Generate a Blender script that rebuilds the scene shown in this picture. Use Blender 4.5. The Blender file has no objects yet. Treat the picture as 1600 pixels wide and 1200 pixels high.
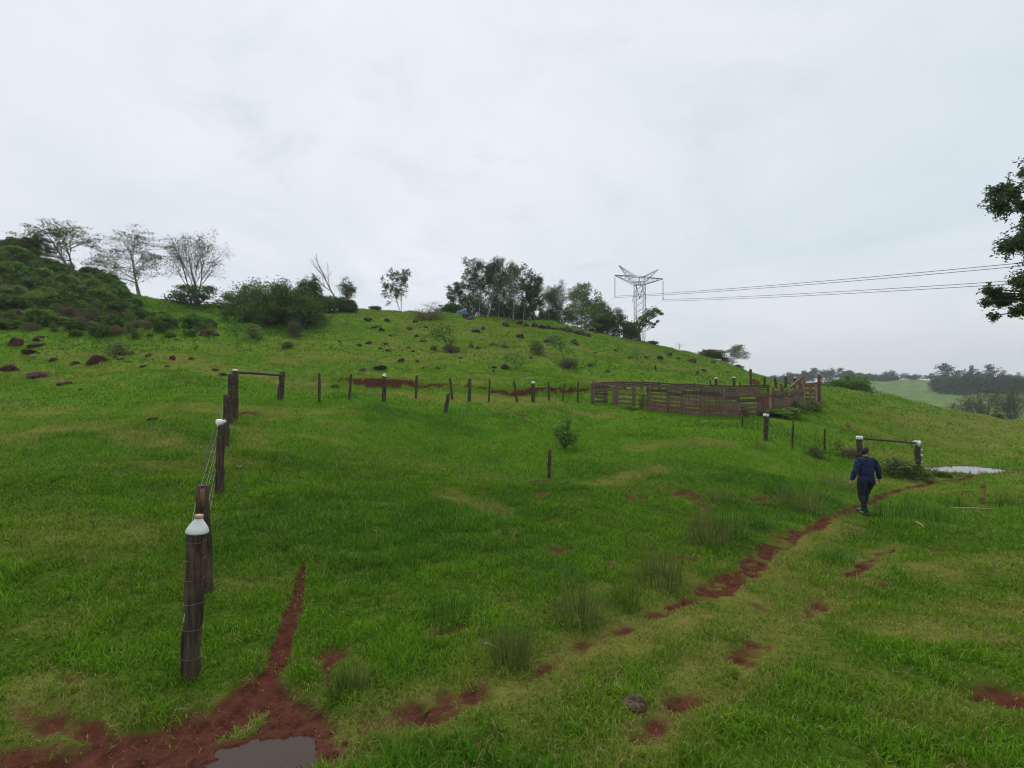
import bpy, bmesh, math, random
import numpy as np
from mathutils import Vector, Matrix

# ---------------------------------------------------------------- scene basics
scene = bpy.context.scene
COL = scene.collection
F, CU, CV = 800.0, 800.0, 600.0          # focal length and principal point of the 1600x1200 photograph
R = np.random.default_rng(7)
random.seed(7)

# ---------------------------------------------------------------- noise
_P = np.random.default_rng(3).permutation(4096)
_G = np.random.default_rng(4).random(4096)
def _h(i, j): return _G[(_P[i % 4096] + j * 37) % 4096]
def vnoise(x, y):
    xi = np.floor(x).astype(np.int64); yi = np.floor(y).astype(np.int64)
    fx = x - xi; fy = y - yi
    fx = fx * fx * (3 - 2 * fx); fy = fy * fy * (3 - 2 * fy)
    a = _h(xi, yi); b = _h(xi + 1, yi); c = _h(xi, yi + 1); d = _h(xi + 1, yi + 1)
    return (a * (1 - fx) + b * fx) * (1 - fy) + (c * (1 - fx) + d * fx) * fy - 0.5
def fbm(x, y, o=4):
    s = 0.0; a = 1.0
    for k in range(o):
        s = s + a * vnoise(x + 17.3 * k, y - 9.1 * k); x, y, a = x * 2.03, y * 2.03, a * 0.5
    return s
def sst(a, b, x):
    t = np.clip((x - a) / (b - a), 0, 1); return t * t * (3 - 2 * t)

# ---------------------------------------------------------------- terrain
# profiles of the land by bearing: (row of the photograph, distance) pairs, or ('z', height, distance)
PROF = {
 0:   [(1200,3.2),(1000,4.65),(800,8.2),(700,12.5),(650,18),(600,26),(560,35),(522,43),(470,51),(425,57),(397,63),('z',16,75),('z',6,130),('z',0,260)],
 100: [(1200,3.25),(1000,4.75),(800,8.3),(700,12.8),(650,18.5),(600,26.5),(560,35.5),(522,44),(475,53),(440,60),(418,66),('z',14,78),('z',5,130),('z',0,260)],
 185: [(1200,3.28),(1000,4.85),(800,8.6),(700,13),(650,18.5),(600,27),(560,36),(522,46),(485,57),(455,68),('z',11.5,82),('z',5,130),('z',0,260)],
 300: [(1200,3.3),(1055,4.5),(900,6.7),(757,10.4),(690,14.2),(641,17.6),(610,23),(570,34),(530,46),(500,58),(478,70),('z',9.5,84),('z',4,130),('z',0,260)],
 440: [(1200,3.3),(1055,4.5),(900,6.9),(757,11.2),(690,15.4),(650,19.3),(627,23),(600,32),(565,40),(530,52),(505,63),(485,75),('z',9.5,90),('z',4,140),('z',0,260)],
 560: [(1200,3.3),(1055,4.5),(900,7.0),(750,13),(670,19),(640,22),(625,24.5),(603,33),(590,37),(560,46),(520,62),(488,80),('z',10.5,95),('z',4,150),('z',0,260)],
 720: [(1200,3.3),(1055,4.5),(900,7.1),(800,11),(720,17.5),(660,24),(627,29.5),(611,34),(600,38),(560,50),(520,66),(491,82),('z',10.5,97),('z',4,150),('z',0,260)],
 850: [(1200,3.3),(1055,4.5),(900,7.2),(800,11.4),(745,16),(680,23.5),(629,31),(616,35),(606,39),(590,43.5),(540,62),(501,84),('z',9.7,98),('z',3,150),('z',0,260)],
 930: [(1200,3.3),(1055,4.55),(900,7.3),(800,11.6),(745,16),(680,24.5),(634,34.5),(613,40),(590,47),(550,64),(521,85),('z',8,99),('z',3,150),('z',0,260)],
 1000:[(1200,3.3),(1055,4.55),(900,7.4),(800,11.8),(745,16),(690,22.5),(642,33),(612,41),(590,50),(560,68),(536,88),('z',6.5,100),('z',2,150),('z',0,260)],
 1100:[(1200,3.35),(1055,4.6),(900,7.5),(800,12),(745,16),(700,21),(652,32),(612,42),(595,52),(575,72),(558,92),('z',4,105),('z',0,150),('z',0,260)],
 1200:[(1200,3.35),(1055,4.65),(900,7.6),(800,12.4),(745,17.5),(690,24),(645,33.5),(612,45),(600,60),(595,90),('z',-1,110),('z',-5,150),(606,300),(601,430),('z',0,700)],
 1285:[(1200,3.4),(1055,4.65),(900,7.7),(800,13),(750,18),(715,22.3),(660,33),(633,40.5),(613,54),(607,70),('z',-3,85),('z',-8,130),(612,250),(604,380),(598,430),('z',0,700)],
 1360:[(1200,3.4),(1055,4.7),(900,7.8),(805,13.6),(750,19),(716,23),(680,31),(650,39),(628,52),(617,68),('z',-4.5,85),('z',-10,130),(616,240),(605,350),(595,430),('z',0,700)],
 1435:[(1200,3.4),(1055,4.7),(900,7.9),(805,13.6),(750,20),(728,24.4),(690,32),(658,42),(640,54),(633,66),('z',-5.5,82),('z',-12,125),(622,230),(607,330),(592,430),('z',0,700)],
 1510:[(1200,3.4),(1055,4.7),(900,7.9),(805,13.4),(750,20.5),(734,24.3),(695,33),(665,46),(650,58),(645,66),('z',-6,82),('z',-12.5,120),(630,210),(609,310),(598,430),('z',0,700)],
 1600:[(1200,3.4),(1055,4.7),(900,7.9),(805,13.2),(750,20.5),(735,24.2),(698,36),(672,50),(661,62),('z',-6,78),('z',-13,115),(642,180),(611,290),(604,400),('z',-1,700)],
}
LR = np.linspace(math.log(0.5), math.log(2600), 420)
def pchip(xs, ys, x):
    xs = np.array(xs); ys = np.array(ys); h = np.diff(xs); d = np.diff(ys) / h
    m = np.zeros_like(ys); m[0] = d[0]; m[-1] = 0
    for i in range(1, len(xs) - 1):
        if d[i-1] * d[i] > 0:
            w1 = 2 * h[i] + h[i-1]; w2 = h[i] + 2 * h[i-1]
            m[i] = (w1 + w2) / (w1 / d[i-1] + w2 / d[i])
    k = np.clip(np.searchsorted(xs, x) - 1, 0, len(xs) - 2)
    t = np.clip((x - xs[k]) / h[k], 0, 1)
    return ((1+2*t)*(1-t)**2*ys[k] + t*(1-t)**2*h[k]*m[k] + t*t*(3-2*t)*ys[k+1] + t*t*(t-1)*h[k]*m[k+1])
def column(u):
    th = math.atan2(u - CU, F); c = math.cos(th)
    xs, ys = [math.log(0.5), math.log(1.8)], [-2.3, -2.38]
    for e in PROF[u]:
        if e[0] == 'z': z, Y = e[1], e[2]
        else: Y = e[1]; z = (CV - e[0]) / F * Y
        xs.append(math.log(Y / c)); ys.append(z)
    xs.append(math.log(2700)); ys.append(-1.0)
    return th, pchip(xs, ys, LR)
cols = [column(u) for u in sorted(PROF)]
flat = np.interp(LR, [math.log(.5), math.log(10), math.log(60), math.log(2700)], [-2.3, -2.5, -3.0, -1.0])
ths = [-math.pi, -1.9, -1.25] + [c[0] for c in cols] + [1.25, 1.9, math.pi]
tab = [flat, 0.5*flat + 0.5*cols[0][1], cols[0][1]] + [c[1] for c in cols] + [cols[-1][1], 0.5*flat + 0.5*cols[-1][1], flat]
TH = np.linspace(-math.pi, math.pi, 1441)
tab = np.array(tab)
T = np.empty((len(TH), len(LR)))
_k = np.clip(np.searchsorted(ths, TH) - 1, 0, len(ths) - 2)
_t = (TH - np.array(ths)[_k]) / np.diff(ths)[_k]
# Catmull-Rom across the bearings would overshoot: blend linearly, then smooth
T = tab[_k] * (1 - _t)[:, None] + tab[_k + 1] * _t[:, None]
ker = np.exp(-0.5 * (np.arange(-10, 11) / 5.0) ** 2); ker /= ker.sum()
Tp = np.concatenate([T[-11:-1], T, T[1:11]])
T = sum(ker[i] * Tp[i:i + len(T)] for i in range(21))
def hbase(x, y):
    r = np.maximum(np.hypot(x, y), 0.51); th = np.arctan2(x, y)
    a = (th + math.pi) / (2 * math.pi) * (len(TH) - 1); b = (np.log(r) - LR[0]) / (LR[1] - LR[0])
    i = np.clip(a.astype(int), 0, len(TH) - 2); j = np.clip(b.astype(int), 0, len(LR) - 2)
    fa = a - i; fb = np.clip(b - j, 0, 1)
    return (T[i, j]*(1-fb) + T[i, j+1]*fb)*(1-fa) + (T[i+1, j]*(1-fb) + T[i+1, j+1]*fb)*fa

YS = np.exp(np.linspace(math.log(2.5), math.log(700), 1500))
def hit(u, v, fn):
    X = (u - CU) / F * YS; Z = (CV - v) / F * YS
    d = fn(X, YS) - Z
    k = np.argmax(d > 0)
    if d[k] <= 0: return None
    if k > 0:
        t = d[k-1] / (d[k-1] - d[k]); Y = YS[k-1] + t * (YS[k] - YS[k-1])
    else: Y = YS[0]
    return (u - CU) / F * Y, Y

# dirt: trodden paths and wheel ruts, as polylines on the land with widths in metres
def wl(pts): return [(hit(u, v, hbase), w) for u, v, w in pts]
DIRT = [
  wl([(475,880,.03),(466,920,.10),(456,955,.13),(444,990,.08),(432,1030,.15),(400,1085,.26),(350,1125,.36),(250,1160,.40),(150,1180,.36),(40,1215,.4)]),
  wl([(440,1110,.2),(430,1150,.36),(400,1185,.5),(300,1190,.4),(200,1205,.45)]),
  wl([(470,1140,.18),(560,1142,.14),(640,1122,.09),(700,1100,.05)]),
  wl([(505,1035,.06),(530,1020,.07)]), wl([(120,1130,.12),(170,1150,.16)]), wl([(95,1050,.04),(115,1062,.06)]),
  wl([(1010,962,.12),(1080,932,.2),(1135,905,.27),(1170,885,.26),(1200,858,.22),(1250,832,.2),(1290,812,.2),(1335,790,.2),(1400,768,.16),(1450,757,.2),(1480,750,.3),(1520,741,.3)]),
  wl([(1320,908,.08),(1380,868,.1),(1405,850,.06)]), wl([(1240,968,.05),(1265,958,.08)]),
  wl([(1535,785,.08),(1540,765,.1),(1530,755,.08)]), wl([(1130,1040,.04),(1150,1030,.05)]), wl([(1140,1065,.05),(1150,1060,.05)]),
  wl([(815,744,.12),(832,747,.14)]), wl([(1518,1090,.06),(1560,1080,.06)]), wl([(740,1160,.05),(770,1150,.06)]),
  wl([(840,1072,.05),(880,1078,.05)]), wl([(1410,660,.14),(1416,685,.12)]), wl([(1326,660,.14),(1320,676,.12)]),
  wl([(640,995,.06),(660,992,.05)]), wl([(500,880,.05),(490,870,.05)]),
  wl([(530,597,.10),(565,600,.24),(600,601,.36),(640,603,.26),(680,605,.13),(730,609,.10),(790,614,.17),(850,613,.12),(920,609,.08)]),
]
WORN = [wl([(1030,955,.16),(930,1000,.2),(820,1050,.2),(700,1098,.2),(600,1130,.16),(520,1150,.14)]), wl([(1405,850,.14),(1320,908,.18),(1240,968,.18),(1150,1035,.18),(1060,1100,.18),(960,1190,.18)]), wl([(60,1050,.3),(150,1105,.35)]), wl([(520,1020,.2),(560,1075,.16)]), wl([(760,742,.5),(840,748,.6),(900,755,.5)]),
        wl([(1440,770,.3),(1540,770,.3)]), wl([(1500,1085,.2),(1580,1090,.25)])]
DRY = [wl([(520,1165,.3),(640,1120,.35),(800,1065,.4),(960,1000,.45),(1120,930,.45),(1240,865,.4),(1320,815,.4)]), wl([(960,1190,.3),(1150,1035,.35),(1260,955,.35),(1400,850,.3)]), wl([(430,565,.8),(500,562,2.2),(545,560,1.6)]), wl([(440,600,1.2),(520,610,1.5),(700,622,1.2),(860,624,.8)]), wl([(60,1060,.2),(160,1120,.25)]),
       wl([(1480,690,2.),(1580,660,5.)]), wl([(1380,650,2.),(1500,655,3.)]), wl([(1430,1000,.2),(1560,985,.25)]), wl([(700,770,.3),(780,800,.3)]), wl([(1030,735,.5),(920,760,.5)]),
       wl([(190,560,1.0),(260,562,1.6),(340,578,1.7),(430,592,1.4),(500,600,1.2)]), wl([(0,690,.8),(110,670,.8),(250,690,.6)]), wl([(560,560,1.),(760,548,1.5),(900,560,1.2)]), wl([(620,590,1.),(800,595,1.2)]), wl([(1000,700,.8),(1120,690,.8)]), wl([(1450,900,.4),(1590,870,.5)]), wl([(900,1010,.3),(1050,960,.35),(1150,960,.3),(1250,890,.3)]), wl([(560,1170,.25),(720,1090,.3),(860,1060,.3)])]
def pdist(lines, x, y):
    best = np.full(x.shape, 9.0)
    for L in lines:
        for (a, wa), (b, wb) in zip(L[:-1], L[1:]):
            ax, ay = a; dx, dy = b[0] - ax, b[1] - ay
            m = (np.minimum(ax, b[0]) - 12 < x) & (x < np.maximum(ax, b[0]) + 12) & (np.minimum(ay, b[1]) - 12 < y) & (y < np.maximum(ay, b[1]) + 12)
            if not m.any(): continue
            xs, ys = x[m], y[m]
            t = np.clip(((xs - ax) * dx + (ys - ay) * dy) / (dx*dx + dy*dy), 0, 1)
            q = np.hypot(xs - ax - t*dx, ys - ay - t*dy) / (wa + t*(wb - wa))
            best[m] = np.minimum(best[m], q)
    return best
def dirt(x, y):
    r = np.hypot(x, y)
    n = fbm(x * 2.6, y * 2.6, 5) * 1.0 + fbm(x*.9, y*.9, 2) * .4
    d = 1 - sst(.45, 1.35, pdist(DIRT[:2], x, y) + n*.8)
    d = np.maximum(d, 1 - sst(.45, 1.25, pdist(DIRT[-1:], x, y) + n*.85))
    f = pdist(WORN, x, y) + n*.8; d = np.maximum(d, (1 - sst(.3, 1.3, f)) * np.clip(.36 + 1.4*fbm(x*2.7 + 4, y*2.7, 4), 0, .88))
    e = np.minimum(pdist(DIRT[2:5] + DIRT[7:-1], x, y) + n*1.15 + .15, pdist(DIRT[5:7], x, y) + n*.75)
    d = np.maximum(d, (1 - sst(.35, 1.25, e)) * np.clip(.9 + 1.1*fbm(x*5, y*5, 3), .35, 1))
    q = vnoise(x*1.3 + 5, y*1.3) + .5*vnoise(x*4.1, y*4.1 + 9) + .35*vnoise(x*.23, y*.23)
    spots = sst(.36, .68, q) * .8 * sst(60, 25, r)
    return np.maximum(d, spots)
def dry(x, y):
    n = fbm(x*.8, y*.8, 3)*.9
    a = 1 - sst(.3, 1.6, pdist(DRY, x, y) + n*.6)
    b = sst(-.05, .7, fbm(x*.10 + 3, y*.16, 4) + .65*fbm(x*.9, y*1.2, 4)) * .8
    return np.clip(np.maximum(a*(.72 + .6*fbm(x*1.7, y*1.7, 3)), b), 0, 1)
def grazed(x, y): r = np.hypot(x, y); return sst(24, 42, r + 7*fbm(x*.12, y*.12, 3)) * (.62 + .5*fbm(x*.3, y*.3, 3))
def lush(x, y): return sst(-.1, .55, fbm(x*.35 - 8, y*.35 + 4, 4))

PUD = (-1.60, 3.40, .34, .20, -2.485)     # the muddy puddle in the foreground: x, y, rx, ry, level
_p = hit(1511, 734, hbase)
POND = (_p[0] + .1, _p[1], 2.0, 1.15, float(hbase(np.array([_p[0]]), np.array([_p[1]]))[0]))
CUT = DIRT[-1]
def ell(P, x, y, f=3.0):
    n = .55 * vnoise(x * f*.6 / P[2], y * f*.6 / P[2]) + .4 * vnoise(x * 1.7*f / P[2], y * 1.7*f / P[2]) + .2 * vnoise(x * 5*f / P[2], y * 5*f / P[2])
    return np.hypot((x - P[0]) / P[2], (y - P[1]) / P[3]) + n
def H(x, y):
    x = np.asarray(x, float); y = np.asarray(y, float)
    z = hbase(x, y); r = np.hypot(x, y)
    z = z + .035 * fbm(x*2.2, y*2.2, 3) * sst(45, 20, r) + .22 * fbm(x*.45, y*.6, 4) * sst(3, 10, r)
    hill = sst(28, 50, r) * sst(400, 150, r)
    z = z + hill * (.30 * np.abs(fbm(x*.32 + .2*y, y*.42, 4)) + .8 * fbm(x*.12, y*.12, 3) + .34*fbm(x*.16 + .3*y, y*.75 - .1*x, 4)) - hill*.1
    z = z + sst(120, 300, r) * 1.5 * fbm(x*.012, y*.012, 4)
    # cut earth bank: land behind the cut stands higher
    m = (x > -18) & (x < 8) & (y > 28) & (y < 52)
    if m.any():
        xs = [p[0][0] for p in CUT]; ys = [p[0][1] for p in CUT]
        yc = np.interp(x[m], xs, ys); e = sst(-18, -10, x[m]) * sst(8, 5, x[m])
        dd = y[m] - yc + .5*fbm(x[m]*.8, y[m]*.8, 2)
        z[m] += e * (.42 * sst(-.3, .3, dd) * sst(9, 1, dd) - .15*sst(-3, -.4, dd)*sst(.2, -.3, dd))
    d = dirt(x, y)
    z = z - d * np.where(r < 9, .055, .04) + d * sst(14, 8, r) * (.028*fbm(x*7, y*7, 3) - .022*sst(.1, .3, vnoise(x*7 + 3, y*7)))
    for P in (PUD, POND):
        e = ell(P, x, y)
        w = sst(1.7, 1.05, e); z = z * (1 - w) + w * (P[4] + .01)
        z = z - .045 * sst(1.08, .85, e)
    return z
def Hs(x, y): return float(H(np.array([x]), np.array([y]))[0])
def gp(u, v, Y=None):
    """the point of the land seen at pixel (u, v), or on that bearing at depth Y"""
    if Y is None:
        h = hit(u, v, H)
        if h is None: raise ValueError(('no ground at', u, v))
        x, Y = h
    else: x = (u - CU) / F * Y
    return x, Y, Hs(x, Y)

# ---------------------------------------------------------------- mesh building
class MB:
    def __init__(s): s.v = []; s.f = []; s.n = 0; s.t = []
    def add(s, v, f, tint=None):
        v = np.asarray(v, float).reshape(-1, 3); f = np.asarray(f, int)
        s.v.append(v); s.f.append(f + s.n); s.n += len(v)
        s.t.append(np.full(len(v), 0.5) if tint is None else np.asarray(tint, float))
    def tube(s, pts, rad, sides=6, cap=True, wob=0.0, rng=None):
        pts = [np.array(p, float) for p in pts]; n = len(pts); ring = []
        for i in range(n):
            d = pts[min(i+1, n-1)] - pts[max(i-1, 0)]; d /= (np.linalg.norm(d) + 1e-9)
            a = np.cross(d, [0, 1, 0] if abs(d[1]) < .9 else [1, 0, 0]); a /= np.linalg.norm(a); b = np.cross(d, a)
            an = np.arange(sides) * 2*math.pi/sides
            rr = rad[i] * (1 + (rng.normal(0, wob, sides) if rng is not None and wob else 0))
            ring.append(pts[i] + np.outer(np.cos(an)*rr, a) + np.outer(np.sin(an)*rr, b))
        V = np.concatenate(ring); k = np.arange(sides); q = []
        for i in range(n - 1):
            q.append(np.stack([i*sides + k, i*sides + (k+1) % sides, (i+1)*sides + (k+1) % sides, (i+1)*sides + k], 1))
        s.add(V, np.concatenate(q))
        if cap:
            c0 = s.n; s.add(np.concatenate([ring[0], ring[-1]]), np.array([list(range(sides))[::-1], [sides + i for i in range(sides)]]))
    def box(s, a, b, w, h, up=(0, 0, 1), bev=.0):
        """a board from a to b, h tall along 'up', w thick"""
        a = np.array(a, float); b = np.array(b, float); d = b - a; d /= np.linalg.norm(d)
        sdir = np.cross(d, up); sdir /= np.linalg.norm(sdir); u = np.cross(sdir, d)
        V = [p + sx*sdir*w/2 + sz*u*h/2 for p in (a, b) for sx, sz in ((-1,-1),(1,-1),(1,1),(-1,1))]
        s.add(V, [[0,1,2,3],[7,6,5,4],[0,4,5,1],[1,5,6,2],[2,6,7,3],[3,7,4,0]])
    def lathe(s, prof, M=None, sides=14):
        an = np.arange(sides) * 2*math.pi/sides
        V = np.concatenate([np.stack([r*np.cos(an), r*np.sin(an), np.full(sides, z)], 1) for r, z in prof])
        if M is not None: V = V @ np.array(M.to_3x3()).T + np.array(M.translation)
        k = np.arange(sides)
        s.add(V, np.concatenate([np.stack([i*sides+k, i*sides+(k+1)%sides, (i+1)*sides+(k+1)%sides, (i+1)*sides+k], 1) for i in range(len(prof)-1)]))
    def leaves(s, c, size, rng, tint, flat=.35):
        """diamond leaves at centres c"""
        n = len(c)
        if n == 0: return
        d = rng.normal(0, 1, (n, 3)); d[:, 2] *= .6; d /= np.linalg.norm(d, axis=1)[:, None]
        w = rng.normal(0, 1, (n, 3)); w = np.cross(d, w); w /= np.linalg.norm(w, axis=1)[:, None] + 1e-9
        L = size * rng.uniform(.6, 1.35, (n, 1)); W = L * rng.uniform(.3, .5, (n, 1))
        V = np.stack([c - d*L/2, c + w*W/2 , c + d*L/2, c - w*W/2], 1)
        V[:, 1:4:2, 2] += (L*.08)[:, :1]
        s.add(V.reshape(-1, 3), np.arange(4*n).reshape(n, 4), np.repeat(tint, 4))
    def mesh(s, name, smooth=True, attr=True):
        V = np.concatenate(s.v); me = bpy.data.meshes.new(name)
        F_ = s.f; me.vertices.add(len(V)); me.vertices.foreach_set('co', V.ravel())
        loops = np.concatenate([f.ravel() for f in F_]); sizes = np.concatenate([np.full(len(f), f.shape[1]) for f in F_])
        me.loops.add(len(loops)); me.loops.foreach_set('vertex_index', loops.astype(np.int32))
        st = np.concatenate([[0], np.cumsum(sizes)[:-1]]); me.polygons.add(len(sizes)); me.polygons.foreach_set('loop_start', st.astype(np.int32))
        me.polygons.foreach_set('use_smooth', np.full(len(sizes), smooth))
        if attr:
            a = me.attributes.new('tint', 'FLOAT', 'POINT'); a.data.foreach_set('value', np.concatenate(s.t).astype(np.float32))
        me.update(calc_edges=True); me.validate()
        return me
    def scale_to(s, others, W, Hh):
        pass

def props(o, label=None, cat=None, group=None, kind=None):
    if label:
        assert 4 <= len(label.split()) <= 16, label
        o['label'] = label
    if cat: o['category'] = cat
    if group: o['group'] = group
    if kind: o['kind'] = kind
    return o
def link(name, data, parent=None, loc=None):
    o = bpy.data.objects.new(name, data); COL.objects.link(o)
    if parent is not None: o.parent = parent
    if loc is not None: o.location = loc
    return o
def thing(name, label, cat, loc, group=None, rz=0.0):
    o = link(name, None, None, loc); o.rotation_euler = (0, 0, rz); o.empty_display_size = .2
    return props(o, label, cat, group)
def part(name, mb, mat, parent=None, smooth=True, loc=None, mods=None):
    me = mb.mesh(name, smooth) if isinstance(mb, MB) else mb
    if not me.materials: me.materials.append(mat)
    return link(name, me, parent, loc)
def copy_thing(o, loc, rz=0.0, sc=(1, 1, 1), label=None, group=None):
    c = o.copy(); COL.objects.link(c); c.location = loc; c.rotation_euler = (0, 0, rz); c.scale = sc
    if label: c['label'] = label
    if group: c['group'] = group
    for ch in list(o.children):
        d = ch.copy(); COL.objects.link(d); d.parent = c
        for g in list(ch.children):
            e = g.copy(); COL.objects.link(e); e.parent = d
    return c

# ---------------------------------------------------------------- materials
def mat(name, rough=.9, spec=.2):
    m = bpy.data.materials.new(name); m.use_nodes = True; nt = m.node_tree
    b = nt.nodes['Principled BSDF']; b.inputs['Roughness'].default_value = rough; b.inputs['Specular IOR Level'].default_value = spec
    return m, nt, b
def N(nt, t, **kw):
    n = nt.nodes.new(t)
    for k, v in kw.items():
        if k in n.inputs: n.inputs[k].default_value = v
        else: setattr(n, k, v)
    return n
def mixc(nt, fac, a, b, mode='MIX'):
    n = nt.nodes.new('ShaderNodeMix'); n.data_type = 'RGBA'; n.blend_type = mode
    for i, x in ((0, fac), (6, a), (7, b)):
        if isinstance(x, (int, float)): n.inputs[i].default_value = x
        elif isinstance(x, tuple): n.inputs[i].default_value = x + (1,) if len(x) == 3 else x
        else: nt.links.new(x, n.inputs[i])
    return n.outputs[2]
def ramp(nt, fac, lo, hi):
    n = nt.nodes.new('ShaderNodeMapRange'); n.inputs[1].default_value = lo; n.inputs[2].default_value = hi; n.interpolation_type = 'SMOOTHSTEP'
    nt.links.new(fac, n.inputs[0]); return n.outputs[0]
def noise(nt, scale, detail=5, vec=None, rough=.55, dist=0.0):
    n = nt.nodes.new('ShaderNodeTexNoise'); n.inputs['Scale'].default_value = scale; n.inputs['Detail'].default_value = detail
    n.inputs['Roughness'].default_value = rough; n.inputs['Distortion'].default_value = dist
    if vec is not None: nt.links.new(vec, n.inputs['Vector'])
    return n.outputs['Fac']
def bump(nt, b, h, strength=.5, dist=.05):
    n = nt.nodes.new('ShaderNodeBump'); n.inputs['Strength'].default_value = strength; n.inputs['Distance'].default_value = dist
    nt.links.new(h, n.inputs['Height']); nt.links.new(n.outputs[0], b.inputs['Normal'])
def attr(nt, name):
    n = nt.nodes.new('ShaderNodeAttribute'); n.attribute_name = name; return n.outputs['Fac']
def geo_pos(nt): return nt.nodes.new('ShaderNodeNewGeometry').outputs['Position']
def obj_co(nt): return nt.nodes.new('ShaderNodeTexCoord').outputs['Object']

def m_ground():
    m, nt, b = mat('meadow_ground', .95, .02); P = geo_pos(nt)
    n1 = noise(nt, 1.1, 6, P, .6); n2 = noise(nt, 9, 5, P, .65); n3 = noise(nt, .22, 4, P); n4 = noise(nt, 40, 3, P)
    c = mixc(nt, ramp(nt, n2, .3, .7), (.038, .092, .005), (.095, .19, .009))
    c = mixc(nt, ramp(nt, n1, .35, .7), c, (.070, .165, .007))
    c = mixc(nt, attr(nt, 'lush'), c, (.040, .12, .007))
    c = mixc(nt, attr(nt, 'thatch'), c, mixc(nt, ramp(nt, n2, .35, .65), (.034, .066, .006), (.072, .105, .014)))
    c = mixc(nt, attr(nt, 'grazed'), c, mixc(nt, ramp(nt, n1, .35, .65), (.072, .155, .009), (.125, .205, .014)))
    dryf = attr(nt, 'dry'); mm = nt.nodes.new('ShaderNodeMath'); mm.operation = 'MULTIPLY'; mm.inputs[1].default_value = .85; nt.links.new(dryf, mm.inputs[0])
    c = mixc(nt, mm.outputs[0], c, mixc(nt, ramp(nt, n2, .35, .65), (.135, .155, .020), (.185, .150, .050)))
    c = mixc(nt, attr(nt, 'valley'), c, mixc(nt, ramp(nt, n3, .4, .6), (.155, .215, .075), (.09, .15, .045)))
    soil = mixc(nt, ramp(nt, n2, .3, .7), (.048, .016, .010), (.102, .035, .022))
    soil = mixc(nt, ramp(nt, n4, .55, .75), soil, (.12, .05, .032))
    ad = nt.nodes.new('ShaderNodeMath'); ad.operation = 'MULTIPLY_ADD'; nt.links.new(n2, ad.inputs[0]); ad.inputs[1].default_value = .5; nt.links.new(attr(nt, 'dirt'), ad.inputs[2])
    c = mixc(nt, ramp(nt, ad.outputs[0], .45, 1.15), c, soil)
    nt.links.new(c, b.inputs['Base Color'])
    bump(nt, b, n2, .6, .06)
    # wet mud glistens
    w = nt.nodes.new('ShaderNodeMapRange'); nt.links.new(attr(nt, 'wet'), w.inputs[0]); w.inputs[3].default_value = .95; w.inputs[4].default_value = .42
    nt.links.new(w.outputs[0], b.inputs['Roughness'])
    return m
def m_leafy(name, dark, light, trans=.25, rough=.6):
    m, nt, b = mat(name, rough, .12)
    c = mixc(nt, attr(nt, 'tint'), dark, light)
    oi = nt.nodes.new('ShaderNodeObjectInfo'); hs = nt.nodes.new('ShaderNodeHueSaturation')
    mr = nt.nodes.new('ShaderNodeMapRange'); nt.links.new(oi.outputs['Random'], mr.inputs[0]); mr.inputs[3].default_value = .7; mr.inputs[4].default_value = 1.35
    nt.links.new(mr.outputs[0], hs.inputs['Value']); nt.links.new(c, hs.inputs['Color'])
    nt.links.new(hs.outputs[0], b.inputs['Base Color'])
    t = nt.nodes.new('ShaderNodeBsdfTranslucent'); nt.links.new(hs.outputs[0], t.inputs[0])
    mx = nt.nodes.new('ShaderNodeMixShader'); mx.inputs[0].default_value = trans
    nt.links.new(b.outputs[0], mx.inputs[1]); nt.links.new(t.outputs[0], mx.inputs[2])
    nt.links.new(mx.outputs[0], nt.nodes['Material Output'].inputs[0])
    return m
def m_grass():
    m, nt, b = mat('grass_blade', .8, .04)
    a = nt.nodes.new('ShaderNodeAttribute'); a.attribute_name = 'blade_colour'
    nt.links.new(a.outputs['Color'], b.inputs['Base Color'])
    t = nt.nodes.new('ShaderNodeBsdfTranslucent'); nt.links.new(a.outputs['Color'], t.inputs[0])
    mx = nt.nodes.new('ShaderNodeMixShader'); mx.inputs[0].default_value = .3
    nt.links.new(b.outputs[0], mx.inputs[1]); nt.links.new(t.outputs[0], mx.inputs[2])
    nt.links.new(mx.outputs[0], nt.nodes['Material Output'].inputs[0])
    return m
def m_wood(name, a, c2, c3, sc=1.0):
    m, nt, b = mat(name, .85, .15); P = obj_co(nt)
    mp = nt.nodes.new('ShaderNodeMapping'); mp.inputs['Scale'].default_value = (26*sc, 26*sc, 2.2*sc); nt.links.new(P, mp.inputs[0])
    n1 = noise(nt, 1, 6, mp.outputs[0], .65, .4); n2 = noise(nt, 3.1*sc, 4, P)
    c = mixc(nt, ramp(nt, n1, .32, .68), a, c2); c = mixc(nt, ramp(nt, n2, .5, .72), c, c3)
    nt.links.new(c, b.inputs['Base Color']); bump(nt, b, n1, .7, .02)
    return m
def m_plain(name, c, rough=.5, spec=.4, var=.25, sc=8.0):
    m, nt, b = mat(name, rough, spec); P = obj_co(nt)
    n = noise(nt, sc, 5, P)
    cc = mixc(nt, ramp(nt, n, .3, .7), tuple(x*(1-var) for x in c), tuple(min(1, x*(1+var*.6)) for x in c))
    nt.links.new(cc, b.inputs['Base Color']); bump(nt, b, n, .2, .02)
    return m
def m_rock():
    m, nt, b = mat('weathered_basalt', .95, .1); P = geo_pos(nt)
    n1 = noise(nt, 2.2, 6, P, .65); n2 = noise(nt, 7, 5, P)
    c = mixc(nt, ramp(nt, n1, .35, .65), (.034, .024, .019), (.10, .062, .047)); c = mixc(nt, ramp(nt, n2, .58, .75), c, (.12, .095, .08))
    nt.links.new(c, b.inputs['Base Color']); bump(nt, b, n1, .8, .15); return m
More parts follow.
